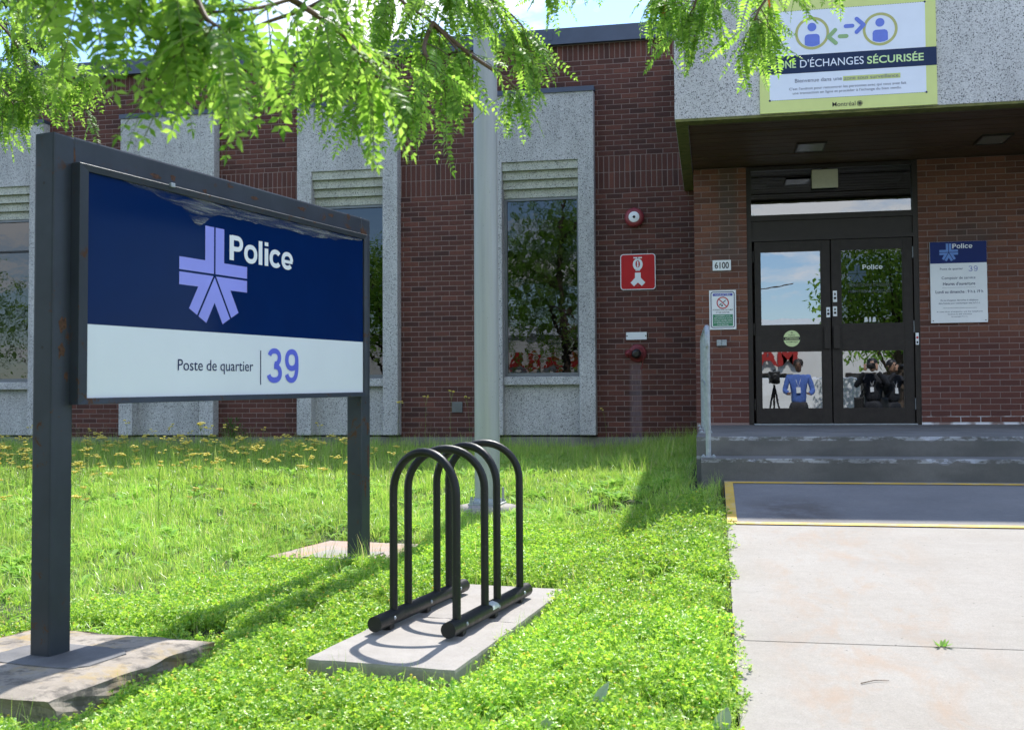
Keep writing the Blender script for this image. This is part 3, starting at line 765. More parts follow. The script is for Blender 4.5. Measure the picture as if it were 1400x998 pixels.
# canopy
CX0, CX1, CY0 = -.33, 6.7, 10.35
fx = part('canopy_fascia', MB().bbox(CX0, CX1, CY0, CY0+.16, 2.745, 4.50, .008).bbox(CX0, CX0+.13, CY0+.161, YF, 2.745, 4.50, .008).box(CX0+.13, CX1, CY0+.16, 14.1, 4.40, 4.49), 'fascia', B)
part('drip_edge', MB().box(CX0+.006, CX1, CY0+.006, CY0+.155, 2.722, 2.747).box(CX0+.006, CX0+.124, CY0+.155, YF-.01, 2.722, 2.747), 'mossy', fx)
mb = MB(); y = CY0+.16; n = 0
while y < YP+.9:
    mb.box(CX0+.13, CX1, y+.003, y+.083, 2.745+(.0015 if n % 2 else 0), 2.775); y += .086; n += 1
mb.box(CX0+.13, CX1, CY0+.16, 14.1, 2.776, 2.80)
# three broader cross battens
for yy in (10.95, 12.05): mb.box(CX0+.131, CX1, yy, yy+.018, 2.737, 2.745)
part('soffit', mb, 'soffit', B)
def soffit_light(x, y):
    f = part('recessed_light', MB().box(x-.155, x+.155, y-.205, y-.185, 2.725, 2.745).box(x-.155, x+.155, y+.185, y+.205, 2.725, 2.745).box(x-.155, x-.135, y-.185, y+.185, 2.725, 2.745).box(x+.135, x+.155, y-.185, y+.185, 2.725, 2.745), 'dark_frame', B)
    part('lens', MB().box(x-.135, x+.135, y-.185, y+.185, 2.73, 2.744), 'lens', f)
soffit_light(1.07, 11.75); soffit_light(2.93, 11.80)

# door frame, transom, doors
YD = 12.66
fr = MB()
fr.box(DX0, DX0+.055, YD-.05, YD+.10, ZL, ZS-.002).box(DX1-.055, DX1, YD-.05, YD+.10, ZL, ZS-.002)
fr.box(DX0+.055, DX1-.055, YD-.04, YD+.10, 2.69, ZS-.002)
fr.box(DX0+.055, DX1-.055, YD-.045, YD+.10, 2.10, 2.165)
fr.box(DX0+.055, DX1-.055, YD-.02, YD+.10, 1.91, 2.10)
fr.box(DX0+.055, DX1-.055, YD-.048, YD+.10, 1.86, 1.91)
fr.box(DX0+.055, DX1-.055, YD-.02, YD+.14, ZL, ZL+.012)
dfm = part('door_frame', fr, 'dark_frame', B)
part('transom_pane', MB().box(DX0+.055, DX1-.055, YD, YD+.01, 2.165, 2.69), 'glass_trans', dfm)
part('vestibule', MB().add([(DX0, 13.9, ZL), (DX1, 13.9, ZL), (DX1, 13.9, ZS), (DX0, 13.9, ZS)], [(0, 1, 2, 3)]).add([(DX0, YD, ZL), (DX1, YD, ZL), (DX1, 13.9, ZL), (DX0, 13.9, ZL)], [(0, 1, 2, 3)]), 'interior', dfm)
def door_leaf(x0, x1, glassU, glassL, hinge_right):
    ya, yb = YD-.03, YD+.02; z0, z1 = ZL+.016, 1.856
    st = .062; 
    p = [(x0+.06 if not hinge_right else x0+.10), (x1-.095 if not hinge_right else x1-.10)]
    mb = MB(); a, b = p
    zs = [z0, -.09, .585, .875, 1.745, z1]
    mb.bbox(x0, a, ya, yb, z0, z1, .003).bbox(b, x1, ya, yb, z0, z1, .003)
    mb.box(a-.002, b+.002, ya+.002, yb, z0+.001, zs[1]).box(a-.002, b+.002, ya+.002, yb, zs[2], zs[3]).box(a-.002, b+.002, ya+.002, yb, zs[4], z1-.001)
    d = part('door', mb, 'door_paint', B)
    # glazing beads
    for (zl, zh, gl) in ((zs[1], zs[2], glassL), (zs[3], zs[4], glassU)):
        g = MB(); t = .012
        g.box(a, a+t, ya+.006, ya+.02, zl, zh).box(b-t, b, ya+.006, ya+.02, zl, zh).box(a+t, b-t, ya+.006, ya+.02, zl, zl+t).box(a+t, b-t, ya+.006, ya+.02, zh-t, zh)
        part('glazing_bead', g, 'dark_frame', d)
        part('pane', MB().box(a+t, b-t, ya+.02, ya+.026, zl+t, zh-t), gl, d)
    return d, a, b
d1, a1, b1 = door_leaf(.497, 1.345, 'glass_film', 'glass_film', False)
d2, a2, b2 = door_leaf(1.358, 2.247, 'glass_dark', 'glass_film', True)
YDF = YD-.03
def pull(d, x0, x1):
    part('pull_handle', MB().bbox(x0, x1, YDF-.045, YDF-.030, .60, .86, .004).box(x0+.01, x1-.01, YDF-.031, YDF, .62, .65).box(x0+.01, x1-.01, YDF-.031, YDF, .81, .84), 'dark_frame', d)
pull(d1, 1.265, 1.335); pull(d2, 1.368, 1.438)
def lockplate(d, x0, x1, z0, z1):
    mb = MB(); mb.bbox(x0, x1, YDF-.006, YDF+.001, z0, z1, .002, 0); mb.lathe(((x0+x1)/2, YDF-.006, z0+(z1-z0)*.35), (0, -1, 0), [(.014, 0), (.014, .006), (.006, .008)], 14, 1)
    mb.box((x0+x1)/2-.008, (x0+x1)/2+.008, YDF-.009, YDF-.006, z0+(z1-z0)*.6, z0+(z1-z0)*.8, 1)
    part('lock_plate', mb, ['white', 'iron'], d)
lockplate(d2, 1.372, 1.417, 1.136, 1.266); lockplate(d2, 1.370, 1.415, .973, 1.086); lockplate(d1, 1.296, 1.338, .962, 1.078)
for (z0, z1) in ((1.62, 1.75), (.77, .906), (-.10, .03)):
    part('hinge', MB().tube([(2.252, YDF-.006, z0), (2.252, YDF-.006, z1)], .009, 8), 'grey_alu', d2)
for (z0, z1) in ((1.62, 1.75), (.77, .906), (-.10, .03)):
    part('hinge', MB().tube([(.482, YDF-.006, z0), (.482, YDF-.006, z1)], .009, 8), 'dark_frame', d1)
part('threshold', MB().bbox(DX0+.056, DX1-.056, YD-.13, YD-.03, ZL, ZL+.014, .003), 'galv', dfm)
# lettering and emblem on the right leaf
yy = YDF+.0175
part('lettering', bold_text(MB(), 'Police', 1.706, 1.922, 1.506, .053, yy), 'white', d2)
part('emblem', emblem(MB(), 1.645, 1.46, .098, .030, .004, yy+.0006), 'ghostblue', d2)
mb = MB(); text_mb(mb, 'TERRITOIRE DESSERVI', 1.547, 2.02, 1.307, .034, yy, .004); text_mb(mb, 'MONTREAL-NORD EST', 1.545, 2.04, 1.238, .034, yy, .004)
part('ghost_lettering', mb, 'faint', d2)
mb = MB()
for i, (u, w_) in enumerate(((-.055, .02), (-.01, .012), (.035, .02))): mb.poly([(1.79+u-w_, .90), (1.79+u+w_, .905), (1.79+u+w_*.6, .96), (1.79+u-w_*.7, .955)], yy)
part('torn_decal', mb, 'sticker_film', d2)
# round warning sticker on the left leaf
cx, cz, r_ = .907, .725, .094; y_ = YDF-.0015
mb = MB().disc(cx, cz, r_, y_, 40, 0)
mb.poly([(cx-.093, cz-.018), (cx+.093, cz-.018), (cx+.093, cz+.018), (cx-.093, cz+.018)], y_-.0008, None, 1)
text_mb(mb, 'ATTENTION', cx-.075, cx+.075, cz-.010, .020, y_-.0016, .02, 0)
text_mb(mb, 'PORTE', cx-.035, cx+.035, cz+.030, .015, y_-.0008, .01, 1)
text_mb(mb, 'AUTOMATIQUE', cx-.065, cx+.065, cz-.046, .014, y_-.0008, .01, 1)
mb.ring(cx, cz+.068, .006, .010, y_-.0008, 12, 1)
props(part('warning_sticker', mb, ['sticker', 'black']), 'round pale green sticker with a black ATTENTION band on the left door', 'sticker')
# small box at the head of the transom
mb = MB().bbox(1.155, 1.445, YD-.085, YD-.045, 2.45, 2.665, .008, 0).box(1.27, 1.33, YD-.07, YD-.05, 2.665, 2.69, 1)
props(part('light_box', mb, ['beige', 'dark_frame']), 'blank beige box fixed high in front of the glass above the entrance doors', 'box')
# little red-dot door switch on the right jamb
mb = MB().bbox(2.262, 2.296, YD-.058, YD-.05, .63, .765, .003, 0).disc(2.279, .712, .014, YD-.0585, 16, 1).poly([(2.27, .645), (2.288, .645), (2.288, .672), (2.27, .672)], YD-.0585, None, 2)
props(part('switch_plate', mb, ['white', 'signred', 'black']), 'narrow white plate with a red dot on the door jamb under the right hinge', 'switch')

# ------------------------------------------------------------------ steps
st = thing('entrance_steps', (1.5, 10, -.58), 'grey concrete landing with two worn steps below the entrance doors', 'steps')
def worn_block(x0, x1, yf, yb, z0, z1, seed):
    """front nosing chipped: a row of verts along the top front edge pushed in unevenly"""
    mb = MB(); n = int((x1-x0)/.03); tops = []; v = []
    for i in range(n+1):
        x = x0+(x1-x0)*i/n
        c = mnoise.noise(Vector((x*2.1, seed, 0)))+.6*mnoise.noise(Vector((x*9, seed, 1)))+.25*mnoise.noise(Vector((x*31, seed, 2)))
        d = max(0, c-.10)*.06+.004; v += [(x, yf+d, z1), (x, yf, z1-d*1.3), (x, yf, z0), (x, yb, z1)]
    f = []
    for i in range(n):
        a = 4*i; b = 4*(i+1); f += [(a+1, b+1, b, a), (a+2, b+2, b+1, a+1), (a, b, b+3, a+3)]
    mb.add(v, f); 
    for x, o in ((x0, 0), (x1, 4*n)): mb.add([v[o], v[o+1], v[o+2], (x, yb, z0), v[o+3]], [(0, 1, 2, 3, 4) if o else (4, 3, 2, 1, 0)])
    return mb
part('landing', worn_block(-.13, 3.35, 8.45, 12.75, -1.0, -.27, 3), 'steps', st)
part('step', worn_block(-.09, 4.4, 8.08, 8.449, -1.0, -.42, 11), 'steps', st)
part('cheek_wall', worn_block(3.352, 4.4, 8.30, 12.6, -1.0, -.265, 17), 'steps', st)
part('landing_extension', MB().box(4.401, 6.6, 8.6, 12.6, -1.0, -.27), 'steps', st)

# handrail
hr = thing('handrail', (-.04, 8.15, -.42), 'galvanised pipe handrail at the left edge of the entrance steps', 'handrail')
hx = lambda y: -.035-.020*(y-8.15)
posts = [(8.20, -.42, .55), (9.35, -.27, .60), (10.6, -.27, .65), (11.85, -.27, .69)]
mb = MB(); mb.tube([(hx(8.2), 8.17, .42), (hx(8.2), 8.165, .50), (hx(8.2), 8.20, .55), (hx(8.3), 8.30, .572), (hx(9.35), 9.35, .612), (hx(10.6), 10.6, .655), (hx(11.9), 11.9, .70)], .021, 12)
part('top_rail', mb, 'galv', hr)
part('mid_rail', MB().tube([(hx(8.2), 8.2, .08), (hx(9.35), 9.35, .17), (hx(11.85), 11.85, .24)], .017, 10), 'galv', hr)
for (y, zb, zt) in posts:
    p = part('post', MB().tube([(hx(y), y, zb), (hx(y), y, zt)], .020, 12), 'galv', hr)
    part('base_plate', MB().bbox(hx(y)-.055, hx(y)+.055, y-.05, y+.05, zb, zb+.010, .002).lathe((hx(y)-.038, y-.03, zb+.01), (0, 0, 1), [(.009, 0), (.009, .012), (.002, .014)], 8).lathe((hx(y)+.038, y-.03, zb+.01), (0, 0, 1), [(.009, 0), (.009, .012), (.002, .014)], 8), 'galv', p)

# ------------------------------------------------------------------ things on the walls
# zone sign on the canopy
yz = CY0-.02
zs = thing('zone_sign', (1.28, yz, 2.75), 'lime bordered exchange zone sign with two person icons on the canopy front', 'sign')
part('board', MB().bbox(.480, 2.088, yz, CY0-.001, 2.748, 4.06, .003), 'lime', zs)
y1 = yz-.001; y2 = yz-.002; y3 = yz-.003; y4 = yz-.004
part('white_field', MB().poly([(.572, 2.868), (1.992, 2.868), (1.992, 3.72), (.572, 3.72)], y1), 'paleblue', zs)
dm = MB()
def dashes(x0, z0, x1, z1):
    L = math.hypot(x1-x0, z1-z0); n = int(L/.022)
    for i in range(n):
        t = i/n; u = (i+.55)/n; a = (x0+(x1-x0)*t, z0+(z1-z0)*t); b = (x0+(x1-x0)*u, z0+(z1-z0)*u); w = .0016
        dm.poly([(a[0]-(w if x0 == x1 else 0), a[1]-(w if z0 == z1 else 0)), (b[0]+(w if x0 == x1 else 0), b[1]-(w if z0 == z1 else 0)), (b[0]+(w if x0 == x1 else 0), b[1]+(w if z0 == z1 else 0)), (a[0]-(w if x0 == x1 else 0), a[1]+(w if z0 == z1 else 0))], y2)
dashes(.572, 2.868, 1.992, 2.868); dashes(.572, 3.72, 1.992, 3.72); dashes(.572, 2.868, .572, 3.72); dashes(1.992, 2.868, 1.992, 3.72)
for x in (.572, 1.992):
    for z in (2.868, 3.72): dm.disc(x, z, .010, y2, 12)
part('dashed_border', dm, 'bandnavy', zs)
part('navy_band', MB().poly([(.480, 3.118), (2.088, 3.118), (2.088, 3.292), (.480, 3.292)], y2), 'bandnavy', zs)
mb = MB().ring(.972, 3.494, .132, .157, y2, 56).ring(1.590, 3.490, .132, .157, y2, 56)
part('icon_ring', mb, 'ring', zs)
for cx in (.972, 1.590):
    mb = MB().disc(cx-.001, 3.553, .041, y3, 30)
    mb.poly([(cx-.069, 3.385), (cx-.04, 3.371), (cx, 3.366), (cx+.04, 3.371), (cx+.069, 3.385), (cx+.069, 3.455), (cx+.060, 3.476), (cx+.04, 3.485), (cx-.04, 3.485), (cx-.060, 3.476), (cx-.069, 3.455)], y3)
    part('person_icon', mb, 'iconblue', zs)
mb = MB(); r_ = .019
capsule(mb, (1.122, 3.447), (1.183, 3.510), r_, y3); capsule(mb, (1.122, 3.447), (1.187, 3.385), r_, y3); capsule(mb, (1.225, 3.446), (1.285, 3.445), r_, y3)
part('green_arrow', mb, 'green', zs)
mb = MB(); capsule(mb, (1.442, 3.541), (1.380, 3.602), r_, y4); capsule(mb, (1.442, 3.541), (1.378, 3.476), r_, y4); capsule(mb, (1.280, 3.539), (1.340, 3.539), r_, y3)
part('blue_arrow', mb, 'iconblue', zs)
mb = MB(); text_mb(mb, 'ZONE', .592, .820, 3.172, .072, y3, .018); text_mb(mb, 'SÉCURISÉE', 1.468, 1.974, 3.167, .071, y3, .018)
part('bold_lettering', mb, 'limetxt', zs)
part('lettering', text_mb(MB(), "D'ÉCHANGES", .857, 1.437, 3.170, .072, y3, .002), 'paleblue', zs)
part('highlight', MB().poly([(1.247, 3.018), (1.764, 3.018), (1.764, 3.064), (1.247, 3.064)], y2), 'hl', zs)
for tx_, a_, b_, z_, c_ in (('Bienvenue dans une', .807, 1.237, 3.028, .036), ('zone sous surveillance.', 1.256, 1.757, 3.027, .034),
        ("C'est l'endroit pour rencontrer les personnes avec qui vous avez fait", .752, 1.814, 2.957, .024), ("une transaction en ligne et procéder à l'échange du bien vendu.", .785, 1.770, 2.916, .024)):
    part('small_print', text_mb(MB(), tx_, a_, b_, z_, c_, y3, .003), 'greytext', zs)
mb = MB(); text_mb(mb, 'Montréal', 1.147, 1.356, 2.780, .042, y2, .003)
for i in range(8):
    a = i*pi/4; mb.ring(1.395+.016*cos(a), 2.799+.016*sin(a), .008, .011, y2-.0002*(i+1), 14)
mb.ring(1.395, 2.799, .0, .006, y2, 10)
part('city_mark', mb, 'black', zs)

# hours sign
y0 = YP-.035
hs = thing('hours_sign', (2.72, y0, .87), 'white and navy opening hours sign on the brick wall right of the doors', 'sign')
part('board', MB().bbox(2.424, 3.024, y0, y0+.022, .868, 1.780, .002), 'white', hs)
part('navy_header', MB().poly([(2.425, 1.537), (3.023, 1.537), (3.023, 1.779), (2.425, 1.779)], y0-.001), 'navyprint', hs)
part('emblem', emblem(MB(), 2.624, 1.660, .099, .029, .0035, y0-.002), 'emblem_small', hs)
part('title', bold_text(MB(), 'Police', 2.664, 2.873, 1.702, .052, y0-.002), 'white', hs)
part('station_number', bold_text(MB(), '39', 2.829, 2.929, 1.440, .063, y0-.001, 0, .55), 'signblue', hs)
mb = MB()
text_mb(mb, 'Poste de quartier', 2.528, 2.773, 1.463, .023, y0-.001, .002)
text_mb(mb, 'Comptoir de service', 2.544, 2.901, 1.358, .028, y0-.001, .004)
text_mb(mb, "Heures d'ouverture", 2.557, 2.897, 1.289, .034, y0-.001, .014)
text_mb(mb, 'Lundi au dimanche : 9 h à 19 h', 2.477, 2.978, 1.200, .032, y0-.001, .012)
text_mb(mb, "En cas d'urgence, décrochez le téléphone", 2.530, 2.925, 1.112, .018, y0-.001, .004)
text_mb(mb, "dans l'entrée pour communiquer avec le 9-1-1.", 2.508, 2.947, 1.079, .018, y0-.001, .004)
mb.poly([(2.552, 1.032), (2.911, 1.032), (2.911, 1.035), (2.552, 1.035)], y0-.001)
mb.poly([(2.550, 1.262), (2.900, 1.262), (2.900, 1.264), (2.550, 1.264)], y0-.001)
text_mb(mb, 'In case of an emergency, use the telephone', 2.487, 2.968, .986, .014, y0-.001, .003)
text_mb(mb, 'located in the entrance', 2.603, 2.854, .958, .014, y0-.001, .003)
text_mb(mb, 'to contact 9-1-1.', 2.639, 2.813, .931, .014, y0-.001, .003)
part('print', mb, 'darktext', hs)
mb = MB()
for x in (2.447, 3.001): mb.lathe((x, y0, .893), (0, -1, 0), [(.006, 0), (.005, .003), (.001, .004)], 10)
part('screw', mb, 'iron', hs)

# no smoking sign
y0 = YP-.025
ns = thing('no_smoking_sign', (.128, y0, .84), 'white and green no smoking sign on the brick pier above the handrail', 'sign')
part('board', MB().bbox(-.026, .281, y0, y0+.012, .841, 1.300, .002), 'white', ns)
o_ = rrect(-.010, .265, .860, 1.283, .028); i_ = rrect(-.001, .256, .869, 1.274, .021)
mb = MB(); n_ = len(o_); mb.add([(p[0], y0-.001, p[1]) for p in o_]+[(p[0], y0-.001, p[1]) for p in i_], [(k, (k+1) % n_, (k+1) % n_+n_, k+n_) for k in range(n_)])
part('border', mb, 'darktext', ns)
part('header', MB().poly([(.016, 1.232), (.241, 1.232), (.241, 1.262), (.016, 1.262)], y0-.001), 'signblue', ns)
mb = MB(); text_mb(mb, 'LOI SUR LE TABAC', .040, .218, 1.239, .016, y0-.002, .01)
for i, s_ in enumerate(("CONFORMÉMENT À LA LOI", "VISANT À RENFORCER LA LUTTE", "CONTRE LE TABAGISME, À MOINS", "DE 9 MÈTRES D'UNE PORTE OU", "D'UNE PRISE D'AIR")):
    w_ = (.17, .205, .21, .20, .13)[i]; text_mb(mb, s_, .128-w_/2, .128+w_/2, .992-i*.0255, .013, y0-.002, .006)
part('white_print', mb, 'white', ns)
part('green_field', MB().poly([(.013, .880), (.243, .880), (.243, 1.017), (.013, 1.017)], y0-.001), 'signgreen', ns)
mb = MB(); text_mb(mb, 'INTERDICTION DE FUMER', .014, .246, 1.062, .016, y0-.001, .006); text_mb(mb, 'ET DE VAPOTER', .052, .206, 1.032, .016, y0-.001, .006)
d_ = Vector((.75, .66)).normalized()
mb.poly([(.085, 1.128), (.093, 1.119), (.118, 1.140), (.110, 1.149)], y0-.001); mb.poly([(.125, 1.155), (.131, 1.148), (.165, 1.178), (.159, 1.185)], y0-.001)
mb.poly([(.105, 1.118), (.12, 1.108), (.135, 1.122), (.122, 1.133)], y0-.001)
part('print', mb, 'black', ns)
mb = MB().ring(.129, 1.152, .058, .071, y0-.002, 36); mb.poly([(.083, 1.190), (.091, 1.198), (.175, 1.114), (.167, 1.106)], y0-.002)
part('prohibition_ring', mb, 'signred', ns)

# address plate
y0 = YP-.028
ap = thing('address_plate', (.123, y0, 1.53), 'white plate with the black house number 6100 on the brick pier', 'plate')
part('board', MB().bbox(.018, .229, y0, y0+.014, 1.529, 1.652, .002), 'white', ap)
mb = MB(); text_mb(mb, '6100', .043, .205, 1.553, .074, y0-.001, .018); part('number', mb, 'black', ap)
# junction box
mb = MB().bbox(.054, .110, YP-.045, YP-.005, .650, .721, .004).bbox(.113, .169, YP-.045, YP-.005, .650, .721, .004)
props(part('outlet_box', mb, 'galv'), 'small grey double outlet box on the pier below the no smoking sign', 'outlet')

# fire bell
yb = YF-.012
fb = thing('fire_bell', (-.972, yb, 2.396), 'round dull red fire alarm bell with a white centre on the brick wall', 'bell')
c = (-.972, yb, 2.396)
part('gong', MB().lathe(c, (0, -1, 0), [(.119, .025), (.126, .03), (.126, .045), (.119, .062), (.10, .075), (.085, .080), (.0001, .083)], 40), 'bell', fb)
part('back_box', MB().bbox(-1.02, -.925, yb-.03, yb, 2.35, 2.44, .006).bbox(-.985, -.960, yb-.015, yb, 2.44, 2.53, .003), 'bell', fb)
part('white_disc', MB().lathe((c[0], c[1]-.082, c[2]), (0, -1, 0), [(.070, 0), (.070, .004), (.066, .006), (.0001, .007)], 32), 'white', fb)
part('bolt', MB().lathe((c[0], c[1]-.089, c[2]), (0, -1, 0), [(.018, 0), (.018, .003), (.009, .004), (.009, .012), (.0001, .013)], 16), 'iron', fb)

# red standpipe sign
y0 = YF-.03
rs = thing('standpipe_sign', (-.933, y0, 1.457), 'square red sign with a white fire connection symbol on the brick wall', 'sign')
part('board', MB().poly(rrect(-1.160, -.706, 1.457, 1.923, .042), y0, y0+.006), 'white', rs)
part('red_field', MB().poly(rrect(-1.150, -.716, 1.467, 1.913, .034), y0-.0012), 'red', rs)
mb = MB(); yk = y0-.0024; cx = -.934
mb.poly([(cx-.055, 1.864), (cx+.055, 1.864), (cx+.055, 1.881), (cx-.055, 1.881)], yk)
def oval(rx, rz, cz, n=28): return [(cx+rx*cos(2*pi*i/n), cz+rz*sin(2*pi*i/n)) for i in range(n)]
oo = oval(.063, .078, 1.786); oi = oval(.029, .047, 1.790)
mb.add([(p[0], yk, p[1]) for p in oo]+[(p[0], yk, p[1]) for p in oi], [(k, (k+1) % 28, (k+1) % 28+28, k+28) for k in range(28)])
mb.poly([(cx-.024, 1.855), (cx+.024, 1.855), (cx+.024, 1.866), (cx-.024, 1.866)], yk)
mb.poly([(cx-.009, 1.752), (cx+.009, 1.752), (cx+.009, 1.826), (cx-.009, 1.826)], yk)
mb.poly([(cx-.028, 1.702), (cx+.028, 1.702), (cx+.028, 1.716), (cx-.028, 1.716)], yk)
mb.poly([(cx-.037, 1.679), (cx-.037, 1.612), (cx, 1.570), (cx+.037, 1.612), (cx+.037, 1.679)], yk)
mb.poly([(cx-.037, 1.612), (cx-.095, 1.549), (cx-.050, 1.503), (cx, 1.549), (cx, 1.570)], yk)
mb.poly([(cx+.037, 1.612), (cx, 1.570), (cx, 1.549), (cx+.050, 1.503), (cx+.095, 1.549)], yk)
part('symbol', mb, 'white', rs)
mb = MB()
for z in (1.872, 1.512): mb.lathe((cx, yk, z), (0, -1, 0), [(.008, 0), (.006, .003), (.0001, .004)], 12)
part('bolt', mb, 'grey_alu', rs)
# white blank plate
y0 = YF-.03
wp = thing('blank_plate', (-.961, y0, .81), 'small blank white plate on the brick wall above the fire connection', 'plate')
part('board', MB().bbox(-1.094, -.828, y0, y0+.016, .810, .907, .002), 'white', wp)
mb = MB()
for x in (-1.082, -.840): mb.lathe((x, y0, .858), (0, -1, 0), [(.009, 0), (.008, .003), (.0001, .004)], 10)
part('screw', mb, 'iron', wp)
# fire department connection
sp = thing('fire_connection', (-.955, YF, .63), 'faded red wall fire connection with a dark coupling and a hanging chain', 'hydrant')
part('escutcheon', MB().lathe((-.95, YF-.012, .635), (0, -1, 0), [(.118, 0), (.118, .012), (.10, .022), (.06, .028), (.06, .03)], 32), 'bell2', sp)
part('coupling', MB().lathe((-.955, YF-.04, .635), (0, -1, -.12), [(.048, 0), (.048, .06), (.060, .065), (.060, .10), (.052, .105), (.052, .14), (.03, .15)], 20), 'iron', sp)
part('inlet_cap', MB().lathe((-1.035, YF-.03, .632), (-.4, -1, -.05), [(.040, 0), (.040, .05), (.047, .055), (.047, .085), (.02, .095), (.012, .12), (.0001, .122)], 18), 'bell2', sp)
part('chain', MB().tube([(-.88, YF-.09, .66), (-.872, YF-.085, .56), (-.885, YF-.07, .47), (-.905, YF-.05, .42)], .006, 6), 'bell2', sp)
# small vent in brick wall left of the pole
mb = MB().box(-3.42, -3.28, YF-.03, YF-.008, -.12, .02)
for i in range(5): mb.box(-3.41, -3.29, YF-.04, YF-.03, -.105+i*.024, -.095+i*.024)
props(part('wall_vent', mb, 'grey_alu'), 'small grey vent cover low on the brick wall left of the lamp pole', 'vent')

# ------------------------------------------------------------------ lamp pole
po = thing('lamp_pole', (-1.75, 8.2, -.86), 'tall round grey steel lamp pole standing in the lawn', 'pole')
px, py = -1.757, 8.22
part('shaft', MB().tube([(px, py, -.84+z) for z in (0, 2, 4, 6, 8.2)], [.100, .097, .093, .088, .080], 32), 'pole', po)
part('foundation', MB().lathe((px, py, -1.15), (0, 0, 1), [(.24, 0), (.24, .31), (.225, .345), (.17, .355), (.0001, .355)], 28), 'slab', po)
part('base_flange', MB().bbox(px-.13, px+.13, py-.13, py+.13, -.797, -.780, .004).lathe((px, py, -.780), (0, 0, 1), [(.115, 0), (.11, .03), (.102, .035)], 28), 'galv', po)
for sx, sy in ((-1, -1), (1, -1), (1, 1), (-1, 1)):
    part('anchor_bolt', MB().tube([(px+sx*.105, py+sy*.105, -.80), (px+sx*.105, py+sy*.105, -.67 if sx > 0 else -.73)], .010, 8).lathe((px+sx*.105, py+sy*.105, -.780), (0, 0, 1), [(.019, 0), (.019, .018)], 6), 'galv', po)
part('lamp_arm', MB().tube([(px, py, 7.3), (px+.1, py-.5, 7.6), (px+.2, py-1.5, 7.8)], .035, 10), 'pole', po)
part('lamp_head', MB().bbox(px+.08, px+.36, py-2.15, py-1.45, 7.75, 7.88, .04), 'grey_alu', po)

# ------------------------------------------------------------------ police sign
ang = radians(-(11.2066))
tilt = math.atan(.0225)
dirv = Vector((sin(radians(11.2066)), cos(radians(11.2066)), 0))
SM = Matrix.Translation((-2.597, 3.826, -1.0)) @ Matrix.Rotation(pi/2-radians(11.2066), 4, 'Z')
SM = Matrix.Translation((-2.597, 3.826, 0)) @ Matrix.Rotation(pi/2-radians(11.2066), 4, 'Z') @ Matrix.Shear('XY', 4, (0, 0)) if False else Matrix.Translation((-2.597, 3.826, 0)) @ Matrix.Rotation(pi/2-radians(11.2066), 4, 'Z')
# local axes: x along the sign (away from the camera), -y outward (sign face), z up; the frame rises 1 degree towards its far end
RI = Matrix.Rotation(-math.atan(.018), 4, 'Y')
sg = thing('police_sign', (0, 0, 0), 'large navy and white Police sign panel on two blue grey steel posts in the lawn', 'sign', M=SM)
def T(mb):          # follow the slight rise along x
    for i, v in enumerate(mb.v): mb.v[i] = (v[0], v[1], v[2]+.018*v[0])
    return mb
ZT = 1.108
pl = part('post', MB().bbox(0, .112, 0, .102, -1.02, ZT-.002, .009), 'steel', sg, local=True)
for z in (.72, -.45, .25):
    pass
mb = MB()
for z in (.91, .245): mb.disc(0, 0, .006, 0, 12)
hol = MB()
for z in (.90, .235):
    n = 12; hol.add([(-.0012, .05+.0065*cos(2*pi*i/n), z+.0065*sin(2*pi*i/n)) for i in range(n)], [tuple(range(n-1, -1, -1))])
part('bolt_hole', hol, 'black', pl, local=True)
pr_ = part('post', MB().bbox(2.452, 2.562, 0, .102, -1.00, ZT+.045-.002, .009), 'steel', sg, local=True)
bm_ = part('top_beam', T(MB().bbox(.108, 2.456, .0015, .1005, ZT-.125, ZT, .009)), 'steel', sg, local=True)
part('bottom_beam', T(MB().bbox(.108, 2.456, .02, .09, .03, .10, .006)), 'steel', sg, local=True)
# sign box with mitred rim
bx = part('sign_box', T(MB().box(.100, 2.446, -.022, -.0005, .006, .990).box(.118, 2.43, .0, .09, .10, .975)), 'dark_frame', sg, local=True)
def rim():
    mb = MB(); x0, x1, z0, z1 = .094, 2.450, .002, .994; a0, a1, c0, c1 = .148, 2.420, .028, .966
    o = [(x0, z0), (x1, z0), (x1, z1), (x0, z1)]; i = [(a0, c0), (a1, c0), (a1, c1), (a0, c1)]
    f = -.046; g = -.036
    v = [(p[0], f+.0015, p[1]) for p in o]+[(p[0]+(.0015 if p[0] < 1 else -.0015), f, p[1]+(.0015 if p[1] < .5 else -.0015)) for p in o]+[(p[0], g-.004, p[1]) for p in i]+[(p[0], g+.012, p[1]) for p in i]+[(p[0], -.001, p[1]) for p in o]
    F = []
    for a, b in ((0, 4), (4, 8), (8, 12)):
        for k in range(4): F.append((a+k, a+(k+1) % 4, b+(k+1) % 4, b+k))
    for k in range(4): F.append((16+k, 16+(k+1) % 4, (k+1) % 4, k))
    return mb.add(v, F)
part('rim', T(rim()), 'steel', sg, local=True)
fc = part('sign_face', T(MB().poly([(.140, .020), (2.428, .020), (2.428, .334), (.140, .334)], -.030)), 'signwhite', sg, local=True)
nf = part('navy_field', T(MB().poly([(.140, .334), (2.428, .334), (2.428, .975), (.140, .975)], -.0302)), 'navy', sg, local=True)
part('emblem', T(emblem(MB(), .985, .612, .243, .068, .0055, -.0318, 1.07, 0, .96)), 'peri', nf, local=True)
part('lettering', T(bold_text(MB(), 'Police', 1.103, 1.651, .700, .124, -.0318, 0, 1.16)), 'white', nf, local=True)
part('small_lettering', T(text_mb(MB(), 'Poste de quartier', .719, 1.300, .1475, .0515, -.0318, .0)), 'darktext', fc, local=True)
part('divider_bar', T(MB().poly([(1.361, .078), (1.368, .078), (1.368, .256), (1.361, .256)], -.0318)), 'darktext', fc, local=True)
